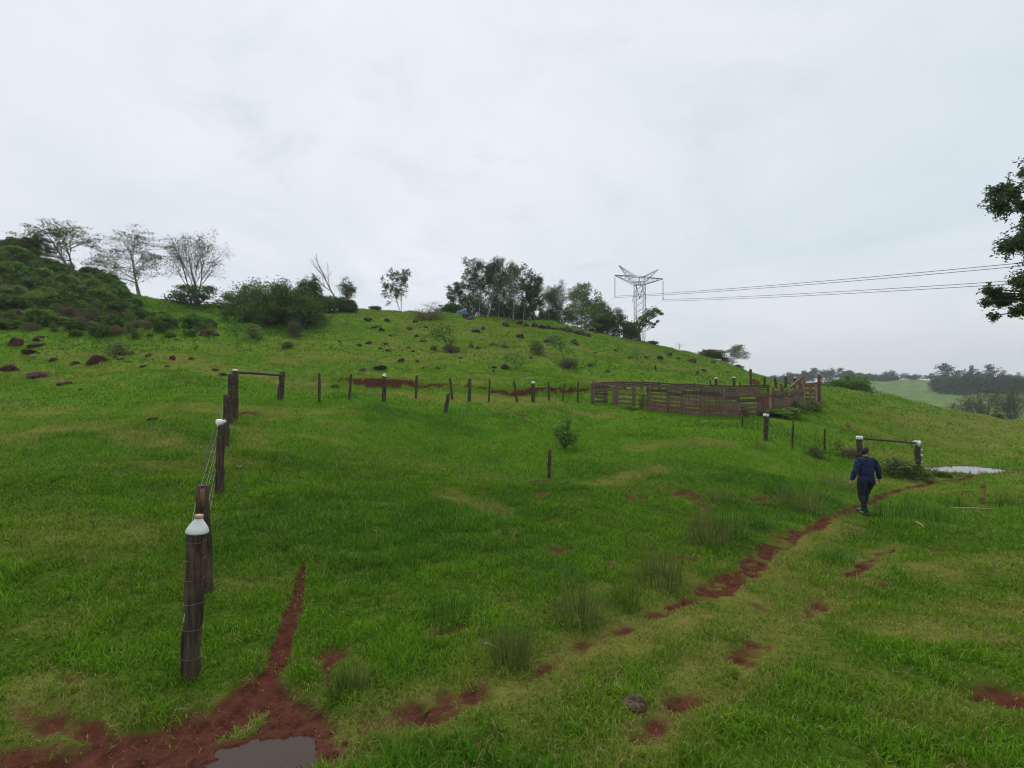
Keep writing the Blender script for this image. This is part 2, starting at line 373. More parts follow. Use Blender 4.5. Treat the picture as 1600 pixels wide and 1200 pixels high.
def m_redrock():
    m, nt, b = mat('red_soil_stone', .95, .1); P = geo_pos(nt)
    n1 = noise(nt, 2.5, 6, P, .65); n2 = noise(nt, 8, 5, P)
    c = mixc(nt, ramp(nt, n1, .35, .65), (.034, .017, .013), (.092, .040, .029)); c = mixc(nt, ramp(nt, n2, .6, .75), c, (.15, .10, .08))
    nt.links.new(c, b.inputs['Base Color']); bump(nt, b, n1, .8, .12); return m
def m_water(name, col, rough=.02):
    m, nt, b = mat(name, rough, .5); P = geo_pos(nt)
    b.inputs['Base Color'].default_value = col + (1,); b.inputs['IOR'].default_value = 1.33
    bump(nt, b, noise(nt, 6, 3, P), .04, .02); return m

M = dict(
 ground=m_ground(), grass=m_grass(), rock=m_rock(), redrock=m_redrock(),
 post=m_wood('weathered_post_wood', (.028, .020, .015), (.105, .078, .058), (.15, .095, .058)),
 plank=m_wood('weathered_plank_wood', (.095, .066, .048), (.215, .155, .115), (.16, .092, .062), .6),
 redplank=m_wood('reddish_plank_wood', (.12, .052, .033), (.22, .11, .075), (.16, .11, .08), .6),
 paleplank=m_wood('pale_plank_wood', (.22, .17, .12), (.34, .27, .20), (.25, .18, .12), .6),
 darkplank=m_wood('dark_plank_wood', (.05, .038, .031), (.125, .095, .076), (.085, .058, .044), .6),
 bark=m_wood('tree_bark', (.05, .042, .034), (.115, .098, .08), (.08, .07, .06), .3),
 palebark=m_wood('pale_smooth_bark', (.20, .18, .155), (.36, .335, .30), (.24, .2, .16), .3),
 white=m_plain('white_plastic', (.74, .75, .76), .4, .4, .1), orangecap=m_plain('faded_orange_plastic', (.50, .30, .2), .5, .3),
 wire=m_plain('galvanised_wire', (.2, .19, .18), .5, .5, .2), steel=m_plain('galvanised_steel', (.03, .032, .038), .7, .2, .2, .5),
 cable=m_plain('aluminium_cable', (.10, .105, .12), .6, .3, .1, .2), glassins=m_plain('grey_insulator_glass', (.06, .065, .08), .3, .5, .2, 2),
 water=m_water('pond_water', (.10, .09, .075)), mudwater=m_water('muddy_puddle_water', (.055, .032, .024), .04),
 tarp=m_plain('blue_tarpaulin', (.03, .10, .26), .5, .4, .3, 3), dung=m_plain('dry_cow_dung', (.085, .062, .042), .95, .1, .6, 30),
 stake=m_wood('dark_stake_wood', (.022, .017, .014), (.06, .046, .037), (.08, .05, .034)),
 stick=m_wood('bleached_stick', (.28, .2, .12), (.38, .28, .18), (.2, .14, .09)),
 stone=m_plain('pale_stone', (.42, .41, .39), .9, .2, .25, 9),
 lf_dark=m_leafy('leaf_dark_green', (.026, .07, .010), (.10, .19, .034)),
 lf_mid=m_leafy('leaf_mid_green', (.042, .105, .012), (.15, .255, .04)),
 lf_light=m_leafy('leaf_fresh_green', (.09, .19, .015), (.2, .36, .04)),
 lf_olive=m_leafy('leaf_olive', (.05, .065, .014), (.15, .17, .045)),
 lf_grey=m_leafy('leaf_grey_green', (.045, .070, .022), (.15, .19, .07)),
 lf_scrub=m_leafy('leaf_scrub_green', (.058, .13, .016), (.20, .31, .055)), lf_scrub_pale=m_leafy('leaf_scrub_pale', (.07, .12, .025), (.21, .26, .07)),
 lf_brown=m_leafy('leaf_dry_brown', (.075, .062, .034), (.20, .165, .09)),
 lf_far_haze=m_leafy('leaf_far_haze_tint', (.045, .078, .040), (.10, .155, .075)),  # leaf green lightened: distance haze mixed into the colour, on top of the air volume
 lf_back=m_leafy('leaf_small_dark', (.03, .055, .018), (.11, .165, .062), .3),
 straw=m_leafy('straw_blade', (.13, .12, .045), (.28, .235, .11)),
)
# ---------------------------------------------------------------- ground sheet
def make_ground():
    ta = np.concatenate([np.linspace(-math.pi, -1.05, 40)[:-1], np.linspace(-1.05, 1.05, 560), np.linspace(1.05, math.pi, 40)[1:]])
    lr = np.concatenate([np.linspace(math.log(.4), math.log(2.4), 12)[:-1], np.linspace(math.log(2.4), math.log(110), 640), np.linspace(math.log(110), math.log(1500), 130)[1:]])
    A, L = np.meshgrid(ta, lr, indexing='ij'); r = np.exp(L); X = r*np.sin(A); Y = r*np.cos(A)
    x, y = X.ravel(), Y.ravel(); z = H(x, y)
    na, nr = len(ta), len(lr); i, j = np.meshgrid(np.arange(na-1), np.arange(nr-1), indexing='ij')
    q = np.stack([i*nr + j, i*nr + j+1, (i+1)*nr + j+1, (i+1)*nr + j], -1).reshape(-1, 4)
    mb = MB(); mb.add(np.stack([x, y, z], 1), q)
    zc = Hs(0., .4)                                           # close the small hole under the viewer
    c = len(x); mb.add([[0, 0, zc]], np.zeros((0, 3), int))
    k = np.arange(na-1); mb.f.append(np.stack([np.full(na-1, c), k*nr, (k+1)*nr], 1))
    me = mb.mesh('ground', True, False); me.materials.append(M['ground'])
    xx, yy = np.append(x, 0), np.append(y, 0); r_ = np.hypot(xx, yy)
    wet = np.maximum(np.maximum(sst(1.9, 1.0, ell(PUD, xx, yy)), dirt(xx, yy)*sst(5.2, 4.0, r_)*.8), sst(1.6, 1.0, ell(POND, xx, yy)))
    D = dirt(xx, yy); D = np.maximum(D, np.maximum(sst(1.35, 1.05, ell(PUD, xx, yy)), sst(1.25, 1.02, ell(POND, xx, yy))))
    for n, v in (('dirt', D), ('dry', dry(xx, yy)), ('lush', lush(xx, yy)*(1 - .7*grazed(xx, yy))), ('grazed', np.clip(grazed(xx, yy), 0, 1)), ('thatch', sst(24, 13, r_ + 3*vnoise(xx*.3, yy*.3))*.85), ('wet', wet), ('valley', sst(90, 150, r_) )):
        a = me.attributes.new(n, 'FLOAT', 'POINT'); a.data.foreach_set('value', v.astype(np.float32))
    o = link('ground', me); return props(o, 'rolling green pasture rising to a grassy hill', 'ground', None, 'structure')
make_ground()

def water(name, P, m, label):
    an = np.linspace(0, 2*math.pi, 72, endpoint=False); mb = MB()
    V = []
    for a in an:
        q = np.linspace(.2, 1.6, 60); X = P[0] + q*P[2]*math.cos(a); Y = P[1] + q*P[3]*math.sin(a); k = int(np.argmax(ell(P, X, Y) > 1.0)); V.append([X[k], Y[k], P[4] - .008])
    mb.add(V, [list(range(72))]); o = part(name, mb, m, None, False); props(o, label, 'water', None, 'structure')
water('puddle', PUD, M['mudwater'], 'muddy puddle on the red earth path')
water('pond', POND, M['water'], 'bright strip of standing water beside the gate')

# ---------------------------------------------------------------- grass
def grass():
    rng = np.random.default_rng(11); VV = []; FF = []; CC = []; n0 = 0
    bands = [(2.6, 5.5, 4300, (.045, .145), (.0045, .0105), 2), (5.5, 9, 2400, (.05, .145), (.006, .0125), 2), (9, 15, 1150, (.06, .155), (.009, .016), 2),
             (15, 26, 380, (.09, .18), (.015, .026), 1), (26, 48, 95, (.12, .22), (.03, .055), 1), (48, 95, 22, (.16, .32), (.07, .14), 1)]
    for r0, r1, dens, (l0, l1), (w0, w1), seg in bands:
        half = 1.0
        n = int(dens * half * (r1*r1 - r0*r0))
        th = rng.uniform(-half, half, n); r = np.sqrt(rng.uniform(r0*r0, r1*r1, n)); x = r*np.sin(th); y = r*np.cos(th)
        # tussocks: pull part of the blades towards clump centres
        d = dirt(x, y); keep = rng.random(n) > np.clip(1.25*d**1.3, 0, np.where(r < 6.5, .965, .84))
        keep &= (ell(PUD, x, y) > 1.12) & (ell(POND, x, y) > 1.0)
        tex = vnoise(x*2.6, y*2.6) + .6*vnoise(x*6.5, y*6.5); keep &= rng.random(n) < .74 + .8*(tex + .2)
        x, y, th, r, tex, d = (a[keep] for a in (x, y, th, r, tex, d)); n = len(x); z = H(x, y)
        lu, dr = lush(x, y), dry(x, y); gz = np.clip(grazed(x, y), 0, 1); lu = lu*(1 - .7*gz)
        Ln = rng.uniform(l0, l1, n) * (.75 + .5*lu - .3*dr) * (1 + 1.1*np.clip(tex, -.5, .7)) * (1 - .45*np.clip(d*2, 0, 1))
        W = rng.uniform(w0, w1, n)
        az = rng.uniform(0, 2*math.pi, n) + 1.2*vnoise(x*.8, y*.8); tilt = rng.uniform(.1, 1.0, n) + rng.uniform(0, .5, n)
        dx, dy = np.cos(az), np.sin(az); side = az + math.pi/2 + rng.normal(0, .5, n)
        sx, sy = np.cos(side)*W/2, np.sin(side)*W/2
        base = np.stack([x, y, z - .008], 1); S = np.stack([sx, sy, 0*sx], 1)
        def at(f, tl): return base + np.stack([dx*np.sin(tl)*f*Ln, dy*np.sin(tl)*f*Ln, np.cos(tl)*f*Ln], 1)
        mid = at(.55, tilt*.7); tip = at(1.0, tilt)
        if seg == 2:
            V = np.stack([base - S, base + S, mid + S*.85, mid - S*.85, tip], 1); f = np.array([[0,1,2],[0,2,3],[3,2,4]]); k = 5
        else:
            V = np.stack([base - S, base + S, tip], 1); f = np.array([[0,1,2]]); k = 3
        FF.append((np.arange(n)[:, None, None]*k + f[None] + n0).reshape(-1, 3)); VV.append(V.reshape(-1, 3)); n0 += n*k
        c1 = np.array([.048, .132, .006]); c2 = np.array([.172, .340, .018]); cy = np.array([.225, .235, .045]); cs = np.array([.36, .28, .125]); cl = np.array([.028, .115, .009])
        t = np.clip(rng.normal(.42, .34, n) + .65*tex, 0, 1)[:, None]; c = c1*(1-t) + c2*t
        c = c*(1 - .6*lu[:, None]) + (cl + .03*t*np.array([.6, 1.6, .2]))*.6*lu[:, None]
        c = c*(1 - gz[:, None]) + (np.array([.060, .132, .008]) + t*np.array([.075, .10, .010]))*gz[:, None]
        yd = (dr*rng.uniform(.2, 1, n))[:, None]; c = c*(1-yd) + cy*yd
        pst = .045 + .20*dr + .34*np.clip(d*3, 0, 1); s = (rng.random(n) < pst + .1*np.clip(1.2*vnoise(x*.6, y*.6) , 0, 1))[:, None]*rng.uniform(.4, 1, n)[:, None]; c = c*(1-s) + cs*s
        CC.append(np.repeat(c, k, 0))
    V = np.concatenate(VV); Fc = np.concatenate(FF); C = np.concatenate(CC)
    mb = MB(); mb.add(V, Fc); me = mb.mesh('grass', False, False); me.materials.append(M['grass'])
    a = me.attributes.new('blade_colour', 'FLOAT_COLOR', 'POINT'); a.data.foreach_set('color', np.concatenate([C, np.ones((len(C), 1))], 1).astype(np.float32).ravel())
    o = link('grass', me); props(o, 'short green pasture grass covering the field', 'grass', None, 'stuff')
    print('grass tris', len(Fc))
grass()

# ---------------------------------------------------------------- plants
def clump(rng, n, hgt, spread, w, tilt=.5, seg=3):
    """a tussock of arching blades"""
    mb = MB()
    for i in range(n):
        a = rng.uniform(0, 2*math.pi); rr = spread*.35*math.sqrt(rng.random()); b = np.array([rr*math.cos(a), rr*math.sin(a), -.03])
        a += rng.normal(0, .5); L = hgt*rng.uniform(.5, 1.1); tl = abs(rng.normal(0, tilt)); p = b.copy(); W = w*rng.uniform(.6, 1.2)
        sd = np.array([-math.sin(a), math.cos(a), 0])*W/2; V = [p - sd, p + sd]; f = []
        for k in range(1, seg+1):
            tk = tl*(.5 + k/seg*.9); p = p + np.array([math.cos(a)*math.sin(tk), math.sin(a)*math.sin(tk), math.cos(tk)])*L/seg
            s = sd*(1 - k/seg*.85); V += [p - s, p + s]; f.append([2*k-2, 2*k-1, 2*k+1, 2*k])
        mb.add(V, f, np.full(len(V), rng.uniform(0, 1)))
    return mb

def norm(v): return v/(np.linalg.norm(v) + 1e-9)
def grow(rng, wood, tips, p, d, L, r, lvl, P):
    ns = 5 if lvl == 0 else 3; pts = [p]; rad = [r]; ds = [d]
    for i in range(ns):
        d = norm(d + rng.normal(0, P['wob'], 3) + np.array([0, 0, P['up'][min(lvl, len(P['up'])-1)]]) + np.array(P.get('lean', (0, 0, 0)))*(1 if lvl else .5))
        p = p + d*L/ns; pts.append(p); rad.append(r*(1 - (1 - P.get('taper', .55))*(i+1)/ns)); ds.append(d)
    wood.tube(pts, rad, 7 if lvl == 0 else (5 if lvl == 1 else 3), cap=False)
    if lvl >= P['levels']:
        tips.append(pts[-1]); tips.append(.5*(pts[-2] + pts[-1])); return
    n = P['n'][lvl]; f0 = P['first'] if lvl == 0 else .35; ph = rng.uniform(0, 6.28)
    for k in range(n):
        t = f0 + (1 - f0)*(k + rng.uniform(.2, .9))/n; q = t*ns; i = min(int(q), ns-1); pp = pts[i] + (pts[i+1] - pts[i])*(q - i)
        az = ph + 2.4*k + rng.normal(0, .35); sp = P['spread'][lvl]*rng.uniform(.75, 1.25)
        a = norm(np.cross(ds[i], [.3, .9, .1])); b = np.cross(ds[i], a)
        nd = norm(ds[i]*math.cos(sp) + (a*math.cos(az) + b*math.sin(az))*math.sin(sp))
        grow(rng, wood, tips, pp, nd, L*P['ratio']*rng.uniform(.75, 1.2)*(1.15 - .45*t if P.get('cone') else 1), rad[i]*.62, lvl+1, P)
    if P.get('leader', True): grow(rng, wood, tips, pts[-1], ds[-1], L*P['ratio']*.8, rad[-1], lvl+1, P)
def tree_mesh(seed, Hh, W, P):
    """trunk and crown meshes, scaled to a height and a crown width"""
    rng = np.random.default_rng(seed); wood = MB(); tips = []
    for s in range(P.get('stems', 1)):
        d0 = norm(np.array([rng.normal(0, P.get('sd', .06)), rng.normal(0, P.get('sd', .06)), 1.0]) + np.array(P.get('lean0', (0, 0, 0))))
        p0 = np.array([0, 0, -.03]) if s == 0 else np.array([rng.normal(0, .04), rng.normal(0, .04), -.03])*P.get('sdist', 1)
        grow(rng, wood, tips, p0, d0, P.get('trunk', .5), P.get('r', .022), 0, P)
    tips = np.array(tips); n = P['lpt']; lf = MB()
    if n:
        k = rng.integers(max(1, n//2), n + n//2 + 1, len(tips)); idx = np.repeat(np.arange(len(tips)), k)
        if P.get('bare', 0): idx = idx[(rng.random(len(tips)) > P['bare'])[idx]]
        off = rng.normal(0, 1, (len(idx), 3))*P['tr']*np.array([1, 1, P.get('flat', .7)]); c = tips[idx] + off
        tint = np.clip(rng.random(len(tips))[idx]*.7 + rng.random(len(idx))*.3, 0, 1)
    allp = np.concatenate([np.concatenate(wood.v)] + ([c] if n else []))
    top = np.percentile(allp[:, 2], 99.7); wx = max(np.percentile(allp[:, 0], 99) - np.percentile(allp[:, 0], 1), .01)
    sz = Hh/top; sx = W/wx; sx = min(max(sx, .35*sz), 2.6*sz)
    for v in wood.v: v *= np.array([sx, sx, sz])
    if n: lf.leaves(c*np.array([sx, sx, sz]), P['leaf'], rng, tint)
    return wood, lf
KIND = dict(
 euc=dict(levels=3, n=(7,4,3), first=.42, spread=(.8,.8,.9), up=(.03,.06,.0), wob=.12, ratio=.42, trunk=.72, r=.011, lpt=8, tr=.032, leaf=.30, taper=.45, flat=.8),
 sparse=dict(levels=3, n=(5,4,3), first=.35, spread=(.7,.75,.8), up=(.02,.05,.0), wob=.13, ratio=.55, trunk=.42, r=.019, lpt=3, tr=.05, leaf=.26, bare=.35, flat=.5),
 umbrella=dict(levels=3, n=(5,4,4), first=.55, spread=(.95,.75,.8), up=(.05,.02,-.03), wob=.14, ratio=.62, trunk=.42, r=.0125, lpt=17, tr=.034, leaf=.21, bare=.3, flat=.3, stems=2, sd=.16),
 airy=dict(levels=3, n=(4,4,4), first=.3, spread=(.5,.6,.7), up=(.08,.06,.02), wob=.10, ratio=.62, trunk=.40, r=.0095, lpt=15, tr=.035, leaf=.20, bare=.35, flat=.7, stems=2, sd=.14),
 dead=dict(levels=3, n=(4,3,3), first=.45, spread=(.6,.7,.7), up=(.03,.05,.0), wob=.16, ratio=.42, trunk=.62, r=.016, lpt=0, tr=.05, leaf=.1),
 bushy=dict(levels=2, n=(7,4), first=.12, spread=(1.05,.9), up=(.05,.02), wob=.13, ratio=.75, trunk=.4, r=.022, lpt=30, tr=.055, leaf=.25, flat=.75, stems=3, sd=.35),
 dome=dict(levels=2, n=(8,4), first=.2, spread=(1.1,.9), up=(.03,.0), wob=.12, ratio=.8, trunk=.38, r=.024, lpt=30, tr=.055, leaf=.25, flat=.55, stems=2, sd=.25),
 shrub=dict(levels=2, n=(6,4), first=.1, spread=(.9,.9), up=(.06,.03), wob=.15, ratio=.62, trunk=.4, r=.012, lpt=7, tr=.08, leaf=.18, flat=.8, stems=4, sd=.4),
 sapling=dict(levels=2, n=(7,3), first=.2, spread=(.8,.8), up=(.05,.03), wob=.12, ratio=.38, trunk=.75, r=.010, lpt=7, tr=.06, leaf=.14, flat=.8),
)
def plant(name, label, cat, kind, u, vb, vt, wpx, Y, leaf, bark='bark', seed=0, group=None, rz=None, dv=0, leafs=None, **over):
    """a tree or bush standing at column u; vb and vt are the rows of its foot and top"""
    if Y is None: x, Y, z = gp(u, vb)
    else: x, Y, z = gp(u, vb, Y)
    zt = (CV - vt)/F*Y; Hh = max(zt - z, .3); W = wpx/F*Y
    P = dict(KIND[kind]); P.update(over)
    if leafs: P['leaf'] = leafs
    w, l = tree_mesh(seed + int(u), Hh, W, P)
    o = thing(name, label, cat, (x, Y, z), group, rz if rz is not None else 0.0)
    tn, cn = ('stem', 'foliage') if cat in ('bush', 'shrub', 'plant') else ('trunk', 'crown')
    part(tn, w, M[bark], o)
    if l.n: part(cn, l, M[leaf], o, False)
    return o
# ---------------------------------------------------------------- trees on the skyline
def T_(*a, **k): return plant('tree', a[0], 'tree', *a[1:], **k)
def B_(*a, **k): return plant('bush', a[0], 'bush', *a[1:], **k)
T_('small dark flat-topped tree at the far left end of the skyline', 'umbrella', 22, 392, 371, 44, 66, 'lf_dark', bare=0, lpt=20)
T_('small dark flat-topped tree beside the two-stemmed bare umbrella tree', 'umbrella', 58, 400, 370, 36, 67, 'lf_dark', bare=0, lpt=20)
T_('sparse two-stemmed umbrella tree on the left skyline, leftmost of the tall ones', 'umbrella', 117, 428, 351, 80, 68, 'lf_olive', 'bark', seed=5, bare=.25)
T_('wide sparse umbrella tree with pale forked trunk on the left skyline', 'umbrella', 222, 462, 366, 100, 74, 'lf_olive', 'palebark', seed=3)
T_('airy many-stemmed tree with thin leaves rising above the dark bush', 'airy', 308, 482, 364, 80, 72, 'lf_olive', 'bark', seed=2, stems=3, sd=.16, n=(4,4,3))
B_('dark rounded bush under the airy many-stemmed tree', 'dome', 303, 488, 446, 92, 66, 'lf_dark', seed=1)
T_('leafless dead tree leaning left on the ridge', 'dead', 534, 488, 398, 42, 76, 'lf_grey', 'palebark', seed=9, lean0=(-.28, 0, 0), up=(.0, .04, 0))
T_('thin half-dead tree beside the leaning dead tree', 'airy', 541, 486, 435, 26, 75, 'lf_grey', seed=4, bare=.6, stems=2)
T_('slender lone tree standing by itself on the ridge', 'euc', 628, 491, 420, 38, 82, 'lf_back', 'palebark', seed=6, n=(6,3,2), lpt=8, stems=2, sd=.07, first=.3, leafs=.3)
for u, vb, vt, w, lf, lb in ((388, 500, 447, 62, 'lf_mid', 'leftmost dense green bush of the clump on the ridge left of the dead tree'),
        (414, 506, 438, 78, 'lf_mid', 'tallest broad green bush in the clump left of the dead tree'),
        (452, 503, 440, 72, 'lf_mid', 'broad leafy bush in the middle of the clump left of the dead tree'),
        (482, 496, 432, 36, 'lf_dark', 'round-headed dark small tree at the right end of the bush clump'),
        (474, 510, 456, 62, 'lf_dark', 'low dark bush below the round-headed small tree'),
        (432, 508, 462, 80, 'lf_mid', 'low front bush of the clump on the ridge, widest one'),
        (517, 493, 463, 52, 'lf_dark', 'small dark bush at the foot of the leaning dead tree'),
        (547, 489, 470, 26, 'lf_grey', 'small grey-green bush just right of the dead tree')):
    B_(lb, 'bushy', u, vb, vt, w, None if vb > 495 else 73, lf, seed=u)
GR = 'eucalyptus grove on the ridge'
for i, (u, vb, vt, w, Y, lb) in enumerate((
        (714, 495, 438, 30, 84, 'short leftmost eucalyptus of the ridge grove'),
        (732, 496, 424, 46, 87, 'eucalyptus at the left shoulder of the ridge grove'),
        (748, 498, 407, 46, 85, 'tall eucalyptus left of the grove centre with dark crown'),
        (763, 498, 404, 44, 83, 'eucalyptus in the grove with a pale trunk bare halfway up'),
        (778, 501, 402, 44, 85, 'tallest eucalyptus at the centre of the ridge grove'),
        (801, 504, 415, 48, 81, 'front eucalyptus with bright pale trunk right of the grove centre'),
        (790, 500, 412, 40, 90, 'eucalyptus at the back of the grove between the tallest ones'),
        (818, 506, 422, 42, 84, 'eucalyptus at the right shoulder of the ridge grove'),
        (829, 507, 434, 34, 86, 'shorter eucalyptus near the right end of the ridge grove'),
        (836, 509, 452, 26, 84, 'small eucalyptus at the right end of the ridge grove'))):
    T_(lb, 'euc', u, vb, vt, w, Y, 'lf_back', 'palebark', seed=40+i, group=GR, lpt=9)
for u, vb, vt, w, lb in ((740, 496, 458, 44, 'dark undergrowth bush at the left foot of the eucalyptus grove'), (768, 499, 452, 56, 'dark undergrowth bush behind the eucalyptus trunks'),
                     (800, 502, 455, 46, 'dark undergrowth bush beside the brightest eucalyptus trunk'), (825, 506, 470, 34, 'low undergrowth bush at the right foot of the eucalyptus grove')):
    B_(lb, 'bushy', u, vb, vt, w, 91, 'lf_dark', seed=u, leafs=.26)
for i, (u, vb, vt, w, Y, k, lf, lb) in enumerate((
        (853, 509, 452, 34, 88, 'airy', 'lf_grey', 'thin open tree just right of the eucalyptus grove'),
        (874, 513, 441, 34, 90, 'airy', 'lf_grey', 'thin pale tree behind the dense green tree of the second grove'),
        (893, 516, 440, 46, 86, 'euc', 'lf_mid', 'tall dense green tree of the second grove'),
        (908, 517, 446, 36, 89, 'airy', 'lf_grey', 'wispy tree to the right of the tall dense green one'),
        (912, 520, 474, 56, 85, 'dome', 'lf_mid', 'broad green tree at the front of the second grove'),
        (880, 515, 478, 50, 89, 'dome', 'lf_dark', 'dark low tree in the middle of the second grove'),
        (933, 526, 466, 44, 86, 'bushy', 'lf_mid', 'green tree on the falling right side of the second grove'),
        (948, 529, 490, 44, 86, 'bushy', 'lf_dark', 'dark low tree on the falling right side of the second grove'),
        (968, 534, 482, 40, 86, 'dome', 'lf_grey', 'open round tree next to the wind-bent tree'),
        (986, 537, 504, 26, 88, 'bushy', 'lf_dark', 'small dark tree at the right end of the second grove'),
        (855, 511, 484, 34, 91, 'bushy', 'lf_dark', 'small dark tree at the left end of the second grove'))):
    T_(lb, k, u, vb, vt, w, Y, lf, 'palebark' if k != 'bushy' else 'bark', seed=70+i, group='second grove along the ridge', **({'bare': .1, 'lpt': 10} if k == 'airy' else {}))
# the wind-bent tree before the pylon
def bent_tree():
    u, vb, Y = 999, 536, 85; x, y, z = gp(u, vb, Y); s = Y/F; rng = np.random.default_rng(21)
    o = thing('tree', 'wind-bent tree leaning right in front of the steel pylon', 'tree', (x, y, z)); w, l = MB(), MB()
    px = lambda du, dv, dy=0: np.array([du*s, dy, dv*s])
    w.tube([px(0,-2), px(-1,12), px(0,22), px(4,32), px(12,40), px(22,46)], [.32,.27,.22,.17,.11,.05], 8)
    w.tube([px(0,14), px(6,22), px(14,26), px(20,25)], [.15,.1,.07,.03], 5); w.tube([px(0,20), px(-4,26), px(-8,28)], [.12,.08,.03], 5)
    C = [(3,33,8),(-4,27,6),(10,38,8),(17,44,8),(24,47,7),(30,46,5),(34,42,3.5),(20,39,6),(-8,22,4),(6,25,5),(12,30,5),(17,27,3),(23,25,3),(28,30,2.5),(-3,17,3),(21,21,2)]
    pts, tn = [], []
    for du, dv, r in C:
        n = int(26*r); q = rng.normal(0, .45, (n, 3))*np.array([r*s, r*s, r*s*.75]); pts.append(q + px(du, dv, rng.normal(0, .3))); tn.append(np.clip(rng.random(n)*.5 + rng.random()*.5, 0, 1))
        w.tube([px(min(max(du*.5, 0), 14), max(12, dv*.75)), px(du, dv)], [.07,.02], 4)
    l.leaves(np.concatenate(pts), .34, rng, np.concatenate(tn)); part('trunk', w, M['bark'], o); part('crown', l, M['lf_mid'], o, False)
bent_tree()
for u, vb, vt, w, Y, lf, kk, lb in ((672, 492, 470, 30, 80, 'lf_grey', 'sapling', 'spiky young tree on the ridge beside the brush heap'), (672, 500, 482, 50, None, 'lf_brown', 'shrub', 'heap of brown brush on the ridge between the lone tree and grove'),
        (700, 492, 474, 40, 82, 'lf_dark', 'bushy', 'small dark bush left of the blue tarpaulin'), (588, 489, 478, 16, 79, 'lf_grey', 'shrub', 'tiny shrub on the bare part of the ridge'),
        (1112, 566, 546, 42, 90, 'lf_olive', 'bushy', 'rounded shrub low on the right end of the ridge line'), (1133, 571, 557, 22, 90, 'lf_brown', 'shrub', 'dry brown shrub beside the slender bare sapling'),
        (1018, 546, 533, 30, 86, 'lf_brown', 'shrub', 'dry brushwood just right of the wind-bent tree'), (1155, 578, 570, 14, 88, 'lf_dark', 'shrub', 'tiny dark shrub at the right end of the ridge line')):
    B_(lb, kk, u, vb, vt, w, Y, lf, seed=u)
T_('slender bare sapling leaning right at the end of the ridge', 'airy', 1140, 574, 539, 30, 88, 'lf_grey', 'palebark', seed=5, lean0=(.3, 0, 0), bare=.2, stems=1)
T_('leafless thin stub of a tree on the falling ridge', 'dead', 1060, 556, 536, 12, 90, 'lf_grey', 'palebark', seed=8)
# thicket over the left slope: prototypes copied
protos = []
for i, (k, lf) in enumerate((('bushy','lf_dark'), ('dome','lf_mid'), ('shrub','lf_brown'), ('bushy','lf_mid'), ('shrub','lf_grey'), ('dome','lf_dark'), ('sapling','lf_mid'), ('shrub','lf_mid'))):
    P = dict(KIND[k]); P['leaf'] = (.17, .17, .12, .18, .12, .17, .14, .13)[i]; P['lpt'] = int(P['lpt']*(1.2 if i < 6 else .8))
    w, l = tree_mesh(300+i, 1.0, 1.7 if i < 6 else 1.25, P)
    for m_ in (w, l):
        pass
    l2 = MB(); protos.append((w.mesh('bush_stem'), l.mesh('bush_foliage', False), lf))
for (a, b, lf), lf2 in zip(protos, ('lf_mid', 'lf_scrub', 'lf_brown', 'lf_scrub', 'lf_grey', 'lf_scrub', 'lf_mid', 'lf_scrub_pale')): a.materials.append(M['bark']); b.materials.append(M[lf2])
def bush_copy(i, loc, rz, sc, label, group, name='bush', cat='bush'):
    o = thing(name, label, cat, loc, group, rz); o.scale = sc
    link('stem', protos[i][0], o); link('foliage', protos[i][1], o); return o
rng = np.random.default_rng(5); TG = 'bushes of the thicket on the left slope'; done = []
LBL = {0: 'dense dark green bush in the thicket covering the left slope', 1: 'leafy mid green bush in the thicket covering the left slope', 2: 'dry brown brush in the thicket covering the left slope',
       3: 'leafy mid green bush in the thicket covering the left slope', 4: 'thin grey-green shrub in the thicket covering the left slope', 5: 'dense dark green bush in the thicket covering the left slope', 7: 'leafy mid green bush in the thicket covering the left slope'}
tries = 0
while len(done) < 165 and tries < 4000:
    tries += 1; u = rng.uniform(-90, 345); v = rng.uniform(385, 532)
    lo = np.interp(u, [-90, 0, 60, 185, 235, 300, 350], [515, 514, 522, 530, 530, 527, 524]); up = np.interp(u, [-90, 0, 60, 130, 185, 235, 350], [380, 392, 402, 425, 452, 496, 506])
    if not (up < v < lo): continue
    h_ = hit(u, v, H)
    if h_ is None: continue
    if any(math.hypot(h_[0]-q[0], h_[1]-q[1]) < 1.12 for q in done): continue
    done.append(h_); fr = (lo - v)/(lo - up)
    i = int(rng.choice(8, p=[.12,.10,.20,.16,.20,.07,.0,.15] if fr < .4 else [.22,.14,.06,.22,.13,.10,.0,.13])); s = rng.uniform(.62, 1.42)*(1.0 if u < 200 else .66)*(.75 if fr < .2 else 1)*(1.0 if i != 2 else .8)
    bush_copy(i, (h_[0], h_[1], Hs(*h_) - .1), rng.uniform(0, 6.28), (s*rng.uniform(.8, 1.15), s*rng.uniform(.8, 1.15), s*rng.uniform(.95, 1.65)), LBL[i], TG + {2: ', dry ones', 4: ', thin ones', 1: ', mid green', 3: ', mid green', 7: ', mid green'}.get(i, ''))
